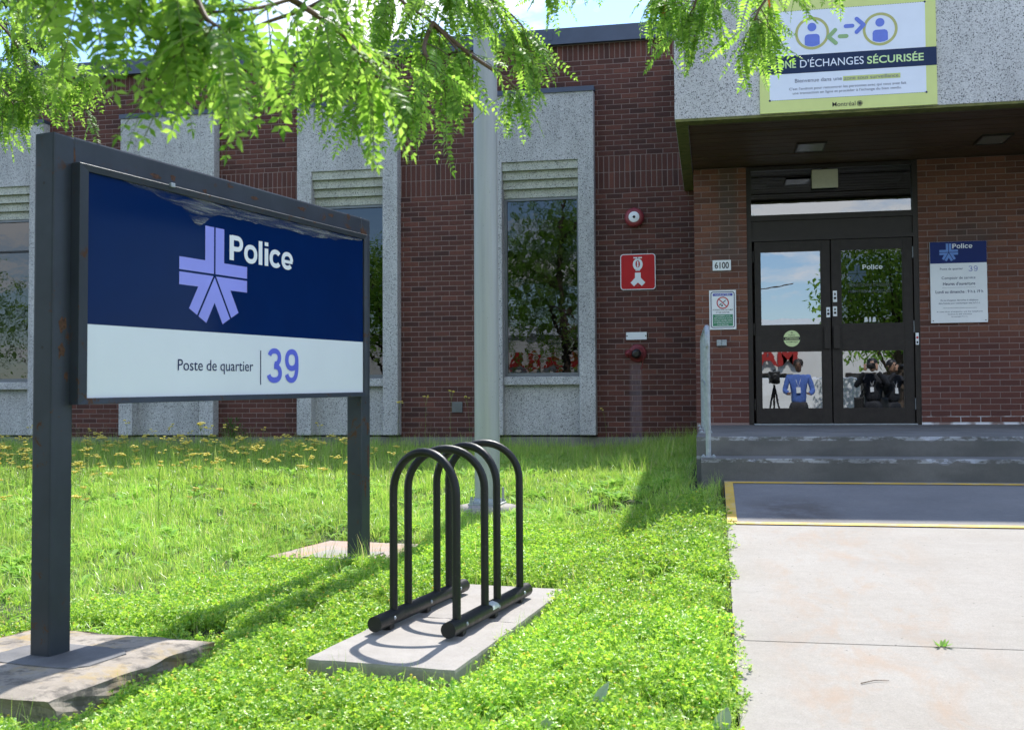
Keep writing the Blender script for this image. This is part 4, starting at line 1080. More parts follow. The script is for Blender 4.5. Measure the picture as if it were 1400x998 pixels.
part('station_number', T(bold_text(MB(), '39', 1.424, 1.722, .089, .180, -.0318)), 'peri2', fc, local=True)
# torn clear film hanging from the top edge, its glare painted in
def film():
    top = []; bot = []; n = 60
    for i in range(n+1):
        s_ = .36+(2.40-.36)*i/n
        d = .012+.075*math.exp(-((s_-.86)/.08)**2)+.045*min(1, max(0, (s_-.45)/.25))*min(1, max(0, (2.42-s_)/.5))+.016*mnoise.noise(Vector((s_*6, 1, 0)))+.009*mnoise.noise(Vector((s_*24, 1, 4)))
        d *= min(1, (s_-.34)/.1)
        top.append((s_, -.0325, .968)); bot.append((s_, -.0335-.006*abs(mnoise.noise(Vector((s_*5, 7, 0)))), .968-max(.004, d)))
    mid = [(t[0], -.036-.004*mnoise.noise(Vector((t[0]*9, 2, 2))), (t[2]*.45+b[2]*.55)) for t, b in zip(top, bot)]
    m = n+1; mb = MB().add(bot+mid+top, [(i, i+1, m+i+1, m+i) for i in range(n)]+[(m+i, m+i+1, 2*m+i+1, 2*m+i) for i in range(n)], 0, True); return mb
part('peeling_film', T(film()), 'film', nf, local=True)
MATS['rust'] = mat_plain('flaking_rust', (.085, .040, .022), .9, 0, .6, .8, 60)
def blotch(cx, cz, rx, rz, y, seed, axis='y'):
    pts = []
    for i in range(22):
        a = 2*pi*i/22; k = .62+.55*mnoise.noise(Vector((cos(a)*1.3+seed, sin(a)*1.3, seed)))+.25*mnoise.noise(Vector((cos(a)*5, sin(a)*5, seed))); pts.append((cx+rx*k*cos(a), cz+rz*k*sin(a)))
    m = MB().poly(pts, y)
    if axis == 'x': m.v = [(y, -p[0], p[2]) for p in m.v]
    return m
for (bx_, bz, rx, rz, sd_) in ((.105, 1.02, .022, .05, 1), (.60, 1.03, .05, .018, 2), (.72, 1.045, .03, .02, 3), (.95, 1.02, .03, .012, 4), (1.35, 1.05, .05, .012, 5), (1.80, 1.06, .06, .016, 6), (2.10, 1.07, .05, .014, 7), (2.30, 1.09, .03, .03, 8), (1.15, 1.075, .04, .01, 14)):
    part('rust_patch', T(blotch(bx_, bz, rx, rz, .0008, sd_)), 'rust', bm_, local=True)
for (bx_, bz, rx, rz, sd_) in ((.055, .33, .030, .05, 9), (.045, .22, .026, .04, 10), (.075, .12, .015, .03, 11)):
    part('rust_patch', blotch(bx_, bz, rx, rz, -.0008, sd_), 'rust', pl, local=True)
for (bx_, bz, rx, rz, sd_) in ((2.53, -.15, .028, .06, 12), (2.535, -.33, .02, .12, 13), (2.50, -.52, .018, .08, 15)):
    part('rust_patch', blotch(bx_, bz, rx, rz, -.0008, sd_), 'rust', pr_, local=True)
part('clip', T(MB().bbox(.640, .668, -.055, -.042, .985, 1.005, .003)), 'galv', sg, local=True)

MATS['asphalt_patch'] = mat_concrete('worn_bitumen_patch', (.10, .10, .105), (.17, .165, .165), (), scale=3)
# concrete footings
def footing(loc, sx, sy, h, rz, mat, seed, rough=.02):
    bm = bmesh.new(); bmesh.ops.create_cube(bm, size=1)
    bmesh.ops.subdivide_edges(bm, edges=bm.edges[:], cuts=12, use_grid_fill=True)
    for v in bm.verts:
        p = v.co.copy(); q = Vector((p.x*sx, p.y*sy, (p.z-.5)*h))
        ed = max(abs(p.x), abs(p.y))*2
        n = mnoise.noise(Vector((q.x*7+seed, q.y*7, q.z*7))); n2 = mnoise.noise(Vector((q.x*25+seed, q.y*25, q.z*25)))
        if ed > .97: q.x += (n*rough+n2*rough*.4)*(1 if abs(p.x) > .48 else 0); q.y += (n*rough+n2*rough*.4)*(1 if abs(p.y) > .48 else 0)
        if p.z > .49: q.z += n2*.002-(.016+abs(n2)*.02 if ed > .97 else (.003 if ed > .82 else 0))
        v.co = q
    pass
    mb = MB(); bm.verts.index_update(); mb.add([v.co for v in bm.verts], [[v.index for v in f.verts] for f in bm.faces], 0, False); bm.free()
    return mb
def blotch_plate():
    n = 40; v = []
    for i in range(n):
        a = 2*pi*i/n; c, s_ = cos(a), sin(a); k = 1+.10*mnoise.noise(Vector((c*2, s_*2, 4)))+.05*mnoise.noise(Vector((c*9, s_*9, 4)))
        v.append((.25*k*math.copysign(abs(c)**.45, c), .17*k*math.copysign(abs(s_)**.45, s_), .004+.003*mnoise.noise(Vector((c*4, s_*4, 9)))))
    lo = [(p[0]*1.02, p[1]*1.02, -.02) for p in v]
    return MB().add(v+lo, [tuple(range(n))]+[(i, i+n, (i+1) % n+n, (i+1) % n) for i in range(n)])
f1 = part('footing', footing(None, .95, .96, .22, 0, 'footing', 2, .036), 'footing')
f1.location = (-2.66, 3.86, -.998); f1.rotation_euler = (0, 0, radians(-9)); props(f1, 'lichen stained concrete footing under the near post of the Police sign', 'footing')
pb = MB().poly([(-.24+.012*mnoise.noise(Vector((i*.7, 3, 0))) if i < 8 else .22, 0) for i in range(0)] or [(0, 0), (1, 0), (1, 1)], 5) if False else blotch_plate(); o = part('base_plate', pb, 'asphalt_patch', f1, local=True); o.location = (.07, .02, 0)
f2 = part('footing', footing(None, .82, .78, .22, 0, 'footing2', 7, .012), 'footing2')
f2.location = (-2.33, 6.68, -.945); f2.rotation_euler = (radians(0), 0, radians(-8)); props(f2, 'rust toned concrete footing under the far post of the Police sign', 'footing')
o = part('base_plate', MB().bbox(-.2, .2, -.16, .16, -.001, .010, .003), 'slab', f2, local=True); o.location = (.1, -.34+.02, 0)
f2c = f2

# ------------------------------------------------------------------ bike rack on its pavers
Apt, Bpt, Cpt, Ept = [Vector(p) for p in ((-1.598, 4.02, -1.0), (-.97, 3.932, -1.0), (-.793, 5.708, -1.0), (-1.39, 5.79, -1.0))]
def paver(p0, p1, p2, p3, seed):
    """p0 p1 near edge, p2 p3 far edge"""
    n, m = 10, 14; mb = MB(); v = []; 
    for j in range(m+1):
        for i in range(n+1):
            a = p0.lerp(p1, i/n); b = p3.lerp(p2, i/n); q = a.lerp(b, j/m)
            e = i in (0, n) or j in (0, m)
            nn = mnoise.noise(q*18+Vector((seed, 0, 0)))
            q = q+Vector((nn*.004, nn*.004, 0)) if e else q
            v.append((q.x, q.y, q.z-(.006+.004*abs(nn) if e else 0)+.0008*nn))
    f = [(j*(n+1)+i, j*(n+1)+i+1, (j+1)*(n+1)+i+1, (j+1)*(n+1)+i) for j in range(m) for i in range(n)]
    mb.add(v, f)
    ed = [(0, i) for i in range(n+1)]+[(j, n) for j in range(1, m+1)]+[(m, i) for i in range(n-1, -1, -1)]+[(j, 0) for j in range(m-1, 0, -1)]
    tp = [v[j*(n+1)+i] for j, i in ed]; c = (p0+p1+p2+p3)/4
    md = [(p[0]+(p[0]-c.x)*.006, p[1]+(p[1]-c.y)*.006, p[2]-.012) for p in tp]; bt = [(p[0], p[1], p[2]-.10) for p in md]; k = len(tp)
    mb.add(tp+md+bt, [(i, i+k, (i+1) % k+k, (i+1) % k) for i in range(k)]+[(i+k, i+2*k, (i+1) % k+2*k, (i+1) % k+k) for i in range(k)])
    return mb
g_ = .003
ML, MR = Apt.lerp(Ept, .5), Bpt.lerp(Cpt, .5)
u_ = (Ept-Apt).normalized()*g_
props(part('paver', paver(Apt, Bpt, MR-u_, ML-u_, 1), 'slab'), 'pale concrete paver under the near half of the bike rack', 'paver', 'pavers under the bike rack')
props(part('paver', paver(ML+u_, MR+u_, Cpt+Vector((0, 0, .004)), Ept+Vector((0, 0, .004)), 5), 'slab'), 'pale concrete paver under the far half of the bike rack', 'paver', 'pavers under the bike rack')
rk = thing('bike_rack', (-1.2, 4.9, -1.0), 'black steel bike rack of four round hoops on two ground tubes', 'bike rack')
tr = .034; zc = -1.0+tr+.012
Lf, Lr, Rf, Rr = Vector((-1.452, 4.44, zc)), Vector((-1.298, 5.47, zc)), Vector((-1.106, 4.37, zc)), Vector((-.952, 5.40, zc))
tubes = []
for a, b, nm in ((Lf, Lr, 'l'), (Rf, Rr, 'r')):
    d = (b-a).normalized()
    mb = MB().tube([a, b], tr, 24)
    for e in (a+d*.0, b):    # cap lip
        pass
    t = part('ground_tube', mb, 'rack', rk); tubes.append(t)
    for q in (.13, .52, .88):
        p = a.lerp(b, q); side = Vector((d.y, -d.x, 0))
        part('bolt', MB().lathe(p+side*tr*.93+Vector((0, 0, .004)), side, [(.009, 0), (.009, .004), (.004, .007), (.0001, .008)], 10), 'galv', t)
        part('foot', MB().bbox(p.x-.02, p.x+.02, p.y-.03, p.y+.03, -1.0, -.975, .003), 'rack', t)
# hoop leg positions along each tube (left, right), in the uneven spacing of the rack
LEG = [((-1.424, 4.63), (-1.092, 4.465)), ((-1.401, 4.785), (-1.040, 4.80)), ((-1.350, 5.115), (-1.016, 4.965)), ((-1.328, 5.27), (-.968, 5.30))]
for k, (l, r) in enumerate(LEG):
    l = Vector((*l, zc+tr*.6)); r = Vector((*r, zc+tr*.6)); w = (r-l).length/2; c = (l+r)/2; ux = (r-l).normalized(); top = -.214+.004*k
    zs_ = top-w
    pts = [l, Vector((l.x, l.y, (zc+zs_)/2))]
    for i in range(0, 21):
        a = pi-pi*i/20; pts.append(c+ux*w*cos(a)+Vector((0, 0, zs_-c.z+w*sin(a))))
    pts += [Vector((r.x, r.y, (zc+zs_)/2)), r]
    part('hoop', MB().tube(pts, .0185, 16), 'rack', rk)
# worn sticker on the right tube
p = Rf.lerp(Rr, .47); d = (Rr-Rf).normalized(); side = Vector((d.y, -d.x, 0)); v = []
for j in range(2):
    for i in range(7):
        a = radians(5+75*i/6); q = p+d*(.04*(2*j-1)+.012*sin(i*.9))+(side*cos(a)+Vector((0, 0, 1))*sin(a))*(tr+.0012); v.append(q)
part('worn_sticker', MB().add(v, [(i, i+1, 8+i, 7+i) for i in range(6)], 0, True), 'sticker_film', rk)

# ------------------------------------------------------------------ vegetation templates
def leaf_quad(mb, p, d, up, l, w, mi=0, fold=.15, segs=2):
    """pointed leaf with a fold along its midrib"""
    d = d.normalized(); s = d.cross(up); s = s.normalized() if s.length > 1e-4 else Vector((1, 0, 0)); n = s.cross(d)
    if segs == 2:
        a = p; m1 = p+d*l*.45; e = p+d*l-n*l*.06
        mb.add([a, m1+s*w/2+n*w*fold, e, m1-s*w/2+n*w*fold, m1], [(0, 1, 4), (1, 2, 4), (0, 4, 3), (4, 2, 3)], mi)
    else:
        mb.add([p, p+d*l*.4+s*w/2, p+d*l, p+d*l*.4-s*w/2], [(0, 1, 2, 3)], mi)
def rv(z0=-1, z1=1):
    while True:
        v = Vector((R.uniform(-1, 1), R.uniform(-1, 1), R.uniform(z0, z1)))
        if .1 < v.length < 1: return v.normalized()
def blade(mb, p, a, h, w, lean, mi=0, segs=3):
    d = Vector((cos(a), sin(a), 0)); s = Vector((-sin(a), cos(a), 0)); v = []
    s = (s+d*R.uniform(-.6, .6)).normalized()
    for i in range(segs+1):
        t = i/segs; q = p+d*lean*h*t*t+Vector((0, 0, h*(t-.25*lean*t*t))); ww = w*(1-t**1.6)+.0004
        v += [q-s*ww/2, q+s*ww/2]
    mb.add(v, [(2*i, 2*i+1, 2*i+3, 2*i+2) for i in range(segs)], mi, True)
def tmpl(name, mb, mats): return bpy.data.objects.new(name, mb.mesh(name, mats))
def t_grass(h0, h1, n, rad, w=.0045, lean=(.1, .9)):
    mb = MB()
    for _ in range(n):
        a = R.uniform(0, 2*pi); r = rad*math.sqrt(R.random()); blade(mb, Vector((r*cos(a), r*sin(a), -.01)), R.uniform(0, 2*pi), R.uniform(h0, h1), w*R.uniform(.6, 1.3), R.uniform(*lean))
    return mb
def t_clover(n, rad, hmax=.085):
    mb = MB()
    for _ in range(n):
        a = R.uniform(0, 2*pi); r = rad*math.sqrt(R.random()); h = (.006+hmax*R.random()**.8)*(1-.45*(r/rad)**2)
        c = Vector((r*cos(a), r*sin(a), h)); nrm = (Vector((0, 0, 1))+rv()*.95).normalized(); u = nrm.orthogonal().normalized(); b = nrm.cross(u); L = R.uniform(.006, .0125); a0 = R.uniform(0, 2*pi)
        for k in range(3):
            an = a0+k*2*pi/3; d = (u*cos(an)+b*sin(an)+nrm*.25); leaf_quad(mb, c, d, nrm, L, L*.9, 0, .12)
        if R.random() < .25: mb.add([c-Vector((.0008, 0, 0)), c+Vector((.0008, 0, 0)), Vector((c.x*.8+.0008, c.y*.8, 0)), Vector((c.x*.8-.0008, c.y*.8, 0))], [(0, 1, 2, 3)], 0)
        if R.random() < .006:
            q = c+Vector((0, 0, .012)); mb.lathe(q, (0, 0, 1), [(.001, 0), (.0045, .002), (.004, .006), (.0001, .007)], 6, 1)
    return mb
def t_broad(n, L0, L1, wr=.32):
    mb = MB()
    for k in range(n):
        a = R.uniform(0, 2*pi); l = R.uniform(L0, L1); el = R.uniform(.35, 1.45); w = l*wr*R.uniform(.7, 1.2)
        d = Vector((cos(a), sin(a), 0)); s = Vector((-sin(a), cos(a), 0)); v = []; n_ = 5
        for i in range(n_+1):
            t = i/n_; q = d*l*(t*cos(el*(1-.6*t)))+Vector((0, 0, l*t*sin(el)*(1-.45*t))); ww = w*(sin(pi*min(1, t*.93+.05))**.8)*(.35+.65*t)+.001; rf = .25*ww
            v += [q-s*ww/2+Vector((0, 0, rf)), q, q+s*ww/2+Vector((0, 0, rf))]
        mb.add(v, [f for i in range(n_) for f in ((3*i, 3*i+1, 3*i+4, 3*i+3), (3*i+1, 3*i+2, 3*i+5, 3*i+4))], 0, True)
    return mb
def t_seed(h):
    mb = MB(); p = Vector((0, 0, 0)); a = R.uniform(0, 6); d = Vector((cos(a), sin(a), 0)); pts = [Vector((0, 0, 0)), d*h*.05+Vector((0, 0, h*.4)), d*h*.14+Vector((0, 0, h*.75)), d*h*.26+Vector((0, 0, h))]
    mb.tube(pts, [.0013, .0011, .0009, .0006], 4, 0, False)
    for i in range(16):
        t = R.uniform(.68, 1); q = pts[2].lerp(pts[3], (t-.68)/.32) ; e = q+rv(-.2, 1)*R.uniform(.008, .028)
        leaf_quad(mb, e, rv(-.3, 1), Vector((0, 0, 1)), R.uniform(.005, .010), .003, 1)
    return mb
def t_flower(h, heads):
    mb = MB(); a = R.uniform(0, 6); d = Vector((cos(a), sin(a), 0)); top = d*h*.08+Vector((0, 0, h))
    mb.tube([Vector((0, 0, 0)), d*h*.01+Vector((0, 0, h*.5)), top*.9], [.002, .0017, .0013], 5, 0, False)
    for k in range(5):
        t = R.uniform(.1, .7); b = Vector((0, 0, h*t)); leaf_quad(mb, b, rv(0, .6), Vector((0, 0, 1)), R.uniform(.03, .06), .012, 0)
    for k in range(heads):
        q = top+Vector((R.uniform(-.035, .035), R.uniform(-.035, .035), R.uniform(-.015, .012))); mb.tube([top*.86, q], [.0009, .0007], 3, 0, False)
        for j in range(5):
            c = q+Vector((R.uniform(-.010, .010), R.uniform(-.010, .010), R.uniform(-.001, .004)))
            mb.lathe(c, (0, 0, 1), [(.001, 0), (.0085, .004), (.006, .008), (.0001, .009)], 6, 1)
    return mb

def scatter(name, pts, templates, label, cat=None):
    """pts: (x, y, z, rot, scale, index); one object whose geometry nodes instance the templates on its points"""
    me = bpy.data.meshes.new(name); a = np.array(pts, dtype=np.float32)
    me.vertices.add(len(a)); me.vertices.foreach_set('co', a[:, :3].ravel())
    r = me.attributes.new('rot', 'FLOAT_VECTOR', 'POINT'); rr = np.zeros((len(a), 3), np.float32); rr[:, 2] = a[:, 3]
    rr[:, 0] = np.random.RandomState(1).uniform(-.12, .12, len(a)); r.data.foreach_set('vector', rr.ravel())
    s = me.attributes.new('sca', 'FLOAT', 'POINT'); s.data.foreach_set('value', a[:, 4])
    i = me.attributes.new('idx', 'INT', 'POINT'); i.data.foreach_set('value', a[:, 5].astype(np.int32))
    o = bpy.data.objects.new(name, me); COL.objects.link(o)
    ng = bpy.data.node_groups.new(name+'_nodes', 'GeometryNodeTree')
    ng.interface.new_socket('Geometry', in_out='INPUT', socket_type='NodeSocketGeometry'); ng.interface.new_socket('Geometry', in_out='OUTPUT', socket_type='NodeSocketGeometry')
    gi = ng.nodes.new('NodeGroupInput'); go = ng.nodes.new('NodeGroupOutput'); ip = ng.nodes.new('GeometryNodeInstanceOnPoints'); jn = ng.nodes.new('GeometryNodeJoinGeometry')
    for t in reversed(templates):
        oi = ng.nodes.new('GeometryNodeObjectInfo'); oi.inputs['Object'].default_value = t; oi.inputs['As Instance'].default_value = True
        ng.links.new(oi.outputs['Geometry'], jn.inputs[0])
    ng.links.new(gi.outputs[0], ip.inputs['Points']); ng.links.new(jn.outputs[0], ip.inputs['Instance']); ip.inputs['Pick Instance'].default_value = True
    def attr(n, t):
        x = ng.nodes.new('GeometryNodeInputNamedAttribute'); x.data_type = t; x.inputs['Name'].default_value = n; return x.outputs['Attribute']
    ng.links.new(attr('idx', 'INT'), ip.inputs['Instance Index'])
    er = ng.nodes.new('FunctionNodeEulerToRotation'); ng.links.new(attr('rot', 'FLOAT_VECTOR'), er.inputs[0]); ng.links.new(er.outputs[0], ip.inputs['Rotation'])
    ng.links.new(attr('sca', 'FLOAT'), ip.inputs['Scale']); ng.links.new(ip.outputs[0], go.inputs[0])
    md = o.modifiers.new('scatter', 'NODES'); md.node_group = ng
    return props(o, label, cat, kind='stuff')

# keep-out regions
def in_poly(x, y, P):
    s = False; n = len(P)
    for i in range(n):
        a, b = P[i], P[(i+1) % n]
        if (a[1] > y) != (b[1] > y) and x < (b[0]-a[0])*(y-a[1])/(b[1]-a[1])+a[0]: s = not s
    return s
def rectp(cx, cy, sx, sy, rz):
    c, s = cos(rz), sin(rz); return [(cx+c*u*sx/2-s*v*sy/2, cy+s*u*sx/2+c*v*sy/2) for u, v in ((-1, -1), (1, -1), (1, 1), (-1, 1))]
KEEP = [[(Apt.x, Apt.y), (Bpt.x, Bpt.y), (Cpt.x, Cpt.y), (Ept.x, Ept.y)], rectp(-2.66, 3.86, .98, .96, radians(-9)), rectp(-2.33, 6.68, .80, .76, radians(-8))]
def grow(P, k):
    cx = sum(p[0] for p in P)/len(P); cy = sum(p[1] for p in P)/len(P); out = []
    for p in P:
        d = math.hypot(p[0]-cx, p[1]-cy); out.append((p[0]+(p[0]-cx)/d*k, p[1]+(p[1]-cy)/d*k))
    return out
def free(x, y, m=0.0, mk=0.0):
    if x > .06-m*.8 and y < 8.2: return False
    if x > -.17-m and y >= 8.0: return False
    if y > 13.76-m: return False
    if (x+1.757)**2+(y-8.22)**2 < (.23+m*.8)**2: return False
    for P in KEEP:
        if in_poly(x, y, grow(P, m+mk)): return False
    return True
def inview(x, y, pad=.5):
    # a loose wedge round the area the photograph could see, plus room to step aside
    d = -x*sin(_th)+y*cos(_th); l = x*cos(_th)+y*sin(_th)
    return d > 2.0 and -.52*d-pad < l < .35*d+pad
def nz(x, y, s, o=0): return mnoise.noise(Vector((x*s, y*s, 7+o)))
def gen(n_try, box, dens, m, tn, smin, smax, mk=.01):
    out = []; x0, x1, y0, y1 = box
    for _ in range(n_try):
        x = R.uniform(x0, x1); y = R.uniform(y0, y1)
        if not inview(x, y) or not free(x, y, m, mk): continue
        if R.random() > dens(x, y): continue
        out.append((x, y, gh(x, y)-.004, R.uniform(0, 6.28), R.uniform(smin, smax), R.randrange(tn)))
    return out
def clover_d(x, y):
    # low clover carpet: bottom and right of the lawn
    e = sm(7.9, 6.0, y)*sm(-3.4, -2.2, x+ (5-y)*.35)
    return min(1, max(e, sm(4.6, 3.6, y)))*(.78+.5*nz(x, y, 1.5))*(1 if nz(x, y, 4.5, 50) > -.17 else .06)
TG = [tmpl('tg%d' % i, t_grass(.04, .105, 28, .07, .0052), 'grass') for i in range(3)]
TGL = [tmpl('tl%d' % i, t_grass(.10, .26, 16, .06, .0045, (.05, .6)), 'grass') for i in range(3)]
TC = [tmpl('tc%d' % i, t_clover(78, .085, .085), ['clover', 'flower']) for i in range(4)]
TB = [tmpl('tb%d' % i, t_broad(7, .05, .11), 'broad') for i in range(3)]
TS = [tmpl('ts%d' % i, t_seed(R.uniform(.28, .45)), ['stalk', 'seed']) for i in range(4)]
TF = [tmpl('tf%d' % i, t_flower(R.uniform(.17, .46), R.randrange(3, 9)), ['stalk', 'flower']) for i in range(5)]
pts = gen(26000, (-4.6, .1, 2.0, 8.2), clover_d, .035, 4, .6, 1.3, .055)
scatter('clover_patch', pts, TC, 'low bright green clover carpet filling the near lawn')
def grass_d(x, y):
    return min(1, .62+.38*sm(4.6, 6.6, y+max(0, -2.2-x)*.8))*(.8+.5*nz(x, y, 1.1, 3))
pts = gen(30000, (-12, .0, 2.4, 13.75), grass_d, .03, 3, .7, 1.25)
scatter('lawn_grass', pts, TG, 'sunlit green grass blades of the lawn')
def tall_d(x, y):
    d = (.12+.28*sm(-2.0, -3.5, x))*sm(5.5, 7.5, y)+.30*sm(8.8, 10.5, y)*sm(-2.5, -5.5, x)+.5*sm(10.5, 12.5, y)
    d += .35*math.exp(-((y-6.0)/.35)**2)*sm(-2.9, -2.2, x)*sm(-.9, -1.7, x)
    return d*(.7+.9*nz(x, y, .8, 9))
pts = gen(11000, (-12, -.2, 3.4, 13.72), tall_d, .02, 3, .75, 1.2)
# fringes round the slabs
for P in KEEP:
    G = grow(P, .03)
    for i in range(4):
        a, b = G[i], G[(i+1) % 4]
        for k in range(10):
            t = R.random(); x = a[0]+(b[0]-a[0])*t; y = a[1]+(b[1]-a[1])*t
            if free(x, y, .0): pts.append((x, y, gh(x, y), R.uniform(0, 6), R.uniform(.45, .75), R.randrange(3)))
for k in range(40):
    y = R.uniform(2.5, 8.0); pts.append((R.uniform(-.05, .05), y, gh(.0, y), R.uniform(0, 6), R.uniform(.4, .8), R.randrange(3)))
scatter('tall_grass', pts, TGL, 'longer unmown grass blades by the wall, posts and slab edges')
pts = gen(11000, (-12, -.05, 2.6, 12.5), lambda x, y: (.35+.5*sm(4.5, 6.5, y) if y < 9 else .4)*(.6+1.2*nz(x, y, 1.3, 21)), .05, 3, .7, 1.4)
scatter('broadleaf_weed', pts, TB, 'dandelion and plantain leaves scattered through the lawn')
pts = gen(1500, (-12, -.2, 6.0, 13.2), lambda x, y: .12+.3*sm(-2.2, -3.5, x)+.5*sm(9, 11, y)*sm(-2.5, -4, x), .05, 4, .6, 1.1)
scatter('seed_grass', pts, TS, 'thin pale grass seed heads standing above the lawn')
pts = gen(7200, (-12, -2.6, 7.0, 12.0), lambda x, y: (.06*sm(7.0, 8.0, y)+.15*sm(8.2, 9.4, y))*sm(-2.6, -4.2, x)*(.62+.8*nz(x, y, .9, 33)), .05, 5, .7, 1.2)
scatter('yellow_wildflower', pts, TF, 'yellow wildflowers massed along the far left of the lawn')
# single taller flowering stems close to the wall
def single(name, x, y, h, heads, label, group=None):
    z = gh(x, y); mb = t_flower(h, heads); o = part(name, mb, ['stalk', 'flower']); o.location = (x, y, z); props(o, label, 'flower', group)
for i, (x, y, h) in enumerate(((-3.55, 12.9, .72), (-3.2, 12.8, .78), (-3.02, 13.1, .70), (-2.72, 12.9, .74), (-3.85, 12.7, .66))):
    single('yellow_flower', x, y, h, 7, ('leftmost tall yellow flower in front of the wall vent', 'tall yellow flower just left of the lamp pole top of its group', 'tall yellow flower behind the lamp pole left edge', 'tall yellow flower beside the lamp pole shaft', 'tall yellow flower beside the precast bay left of the pole')[i], 'tall yellow flowers by the brick wall')
single('yellow_flower', -1.30, 13.2, .55, 2, 'single yellow flower on a thin stem beside the right bay', None)
single('yellow_flower', -4.9, 9.6, .50, 14, 'tall pale yellow flower head left of the far sign post')

# dark shrub at the wall
def bush(x, y, r, h, n, mat):
    mb = MB(); 
    for _ in range(n):
        d = rv(-.1, 1); q = Vector((d.x*r*R.uniform(.3, 1), d.y*r*R.uniform(.3, 1), .05+abs(d.z)*h*R.uniform(.3, 1)))
        leaf_quad(mb, q, (d+rv()*.5), Vector((0, 0, 1)), R.uniform(.05, .09), R.uniform(.012, .02), 0)
    return mb
sb = thing('shrub', (-6.35, 13.35, gh(-6.35, 13.35)), 'small dark green bush against the brick wall between two precast bays', 'shrub')
part('foliage', bush(0, 0, .24, .42, 420, 'shrub'), 'shrub', sb, local=True, kind='stuff')
mb = MB()
for i in range(7): a = i*.9; mb.tube([(0, 0, 0), (.06*cos(a), .06*sin(a), .18), (.13*cos(a), .13*sin(a), .34)], [.006, .005, .003], 5)
part('stem', mb, 'twig', sb, local=True)
# woolly grey leaves
for i, (x, y, l, a) in enumerate(((-.42, 3.62, .20, 2.2), (.0, 3.40, .17, 1.9), (-.55, 3.45, .10, 1.2))):
    mb = MB(); d = Vector((cos(a), .2, 0)); v = []; n_ = 6; s = Vector((.7, -.7, 0))
    for j in range(n_+1):
        t = j/n_; q = Vector((.3*l*t, .1*l*t, l*t*(1-.25*t)*.8)); w = .055*sin(pi*min(1, .05+.93*t))+.002; v += [q-s*w/2, q+Vector((0, .006, 0)), q+s*w/2]
    mb.add(v, [f for j in range(n_) for f in ((3*j, 3*j+1, 3*j+4, 3*j+3), (3*j+1, 3*j+2, 3*j+5, 3*j+4))], 0, True)
    o = part('woolly_leaf', mb, 'woolly'); o.location = (x, y, gh(x, y)+.02); o.rotation_euler = (0, 0, .6*i)
    props(o, ('upright grey green woolly leaf in the clover beside the walk', 'grey green woolly leaf at the bottom corner of the concrete walk', 'short grey green woolly leaf low in the clover')[i], 'leaf')

# ------------------------------------------------------------------ honey locust
HL = thing('honey_locust_tree', (-4.1, -1.9, -1.4), 'honey locust tree whose feathery branches hang across the top of the view', 'tree')
def t_pinnate(nl, L, lw, droop):
    """one compound leaf: a curved rachis with paired leaflets, tip towards +x"""
    mb = MB(); pts = []
    for i in range(7):
        t = i/6; pts.append(Vector((L*t*(1-.12*droop*t), 0, -L*droop*t*t*.55)))
    mb.tube(pts, [.0011]*4+[.0008]*3, 4, 1, False)
    for i in range(nl):
        t = .12+.88*i/(nl-1); k = t*6; a = int(min(5, k)); q = pts[a].lerp(pts[a+1], k-a); d = (pts[a+1]-pts[a]).normalized()
        sz = lw*(.65+.5*sin(pi*min(1, t*.9+.12)))*R.uniform(.85, 1.1)
        for s_ in (-1, 1):
            if R.random() < .05: continue
            dd = (d*R.uniform(.35, .6)+Vector((0, s_, 0))+Vector((0, 0, R.uniform(-.35, .2)))).normalized(); up = (Vector((0, 0, 1))+rv()*.35).normalized()
            leaf_quad(mb, q, dd, up, sz, sz*.46, 0, .10)
    q = pts[-1]; leaf_quad(mb, q, (pts[-1]-pts[-2]), Vector((0, 0, 1)), lw*.9, lw*.33, 0, .1)
    return mb
LT = [t_pinnate(R.randrange(10, 15), R.uniform(.14, .20), R.uniform(.024, .031), R.uniform(.1, .7)) for _ in range(7)]
LTm = [m.mesh('leaf', ['locust', 'stalk']) for m in LT]
def limb(path, r0, r1, n=7): return MB().tube(path, [r0+(r1-r0)*i/(len(path)-1) for i in range(len(path))], n)
def smooth(path, k=4):
    P = [Vector(p) for p in path]; out = []
    for i in range(len(P)-1):
        p0, p1, p2, p3 = P[max(i-1, 0)], P[i], P[i+1], P[min(i+2, len(P)-1)]
        for j in range(k):
            t = j/k; out.append(.5*((2*p1)+(-p0+p2)*t+(2*p0-5*p1+4*p2-p3)*t*t+(-p0+3*p1-3*p2+p3)*t**3))
    return out+[P[-1]]
trunk = smooth([(-4.1, -1.9, -1.45), (-4.08, -1.85, -.2), (-4.0, -1.8, 1.0), (-4.1, -1.8, 2.4), (-4.2, -1.9, 4.0), (-4.1, -2.0, 5.6), (-4.2, -2.1, 6.8)])
part('trunk', MB().tube(trunk, [.16-.13*i/(len(trunk)-1) for i in range(len(trunk))], 14), 'bark', HL)
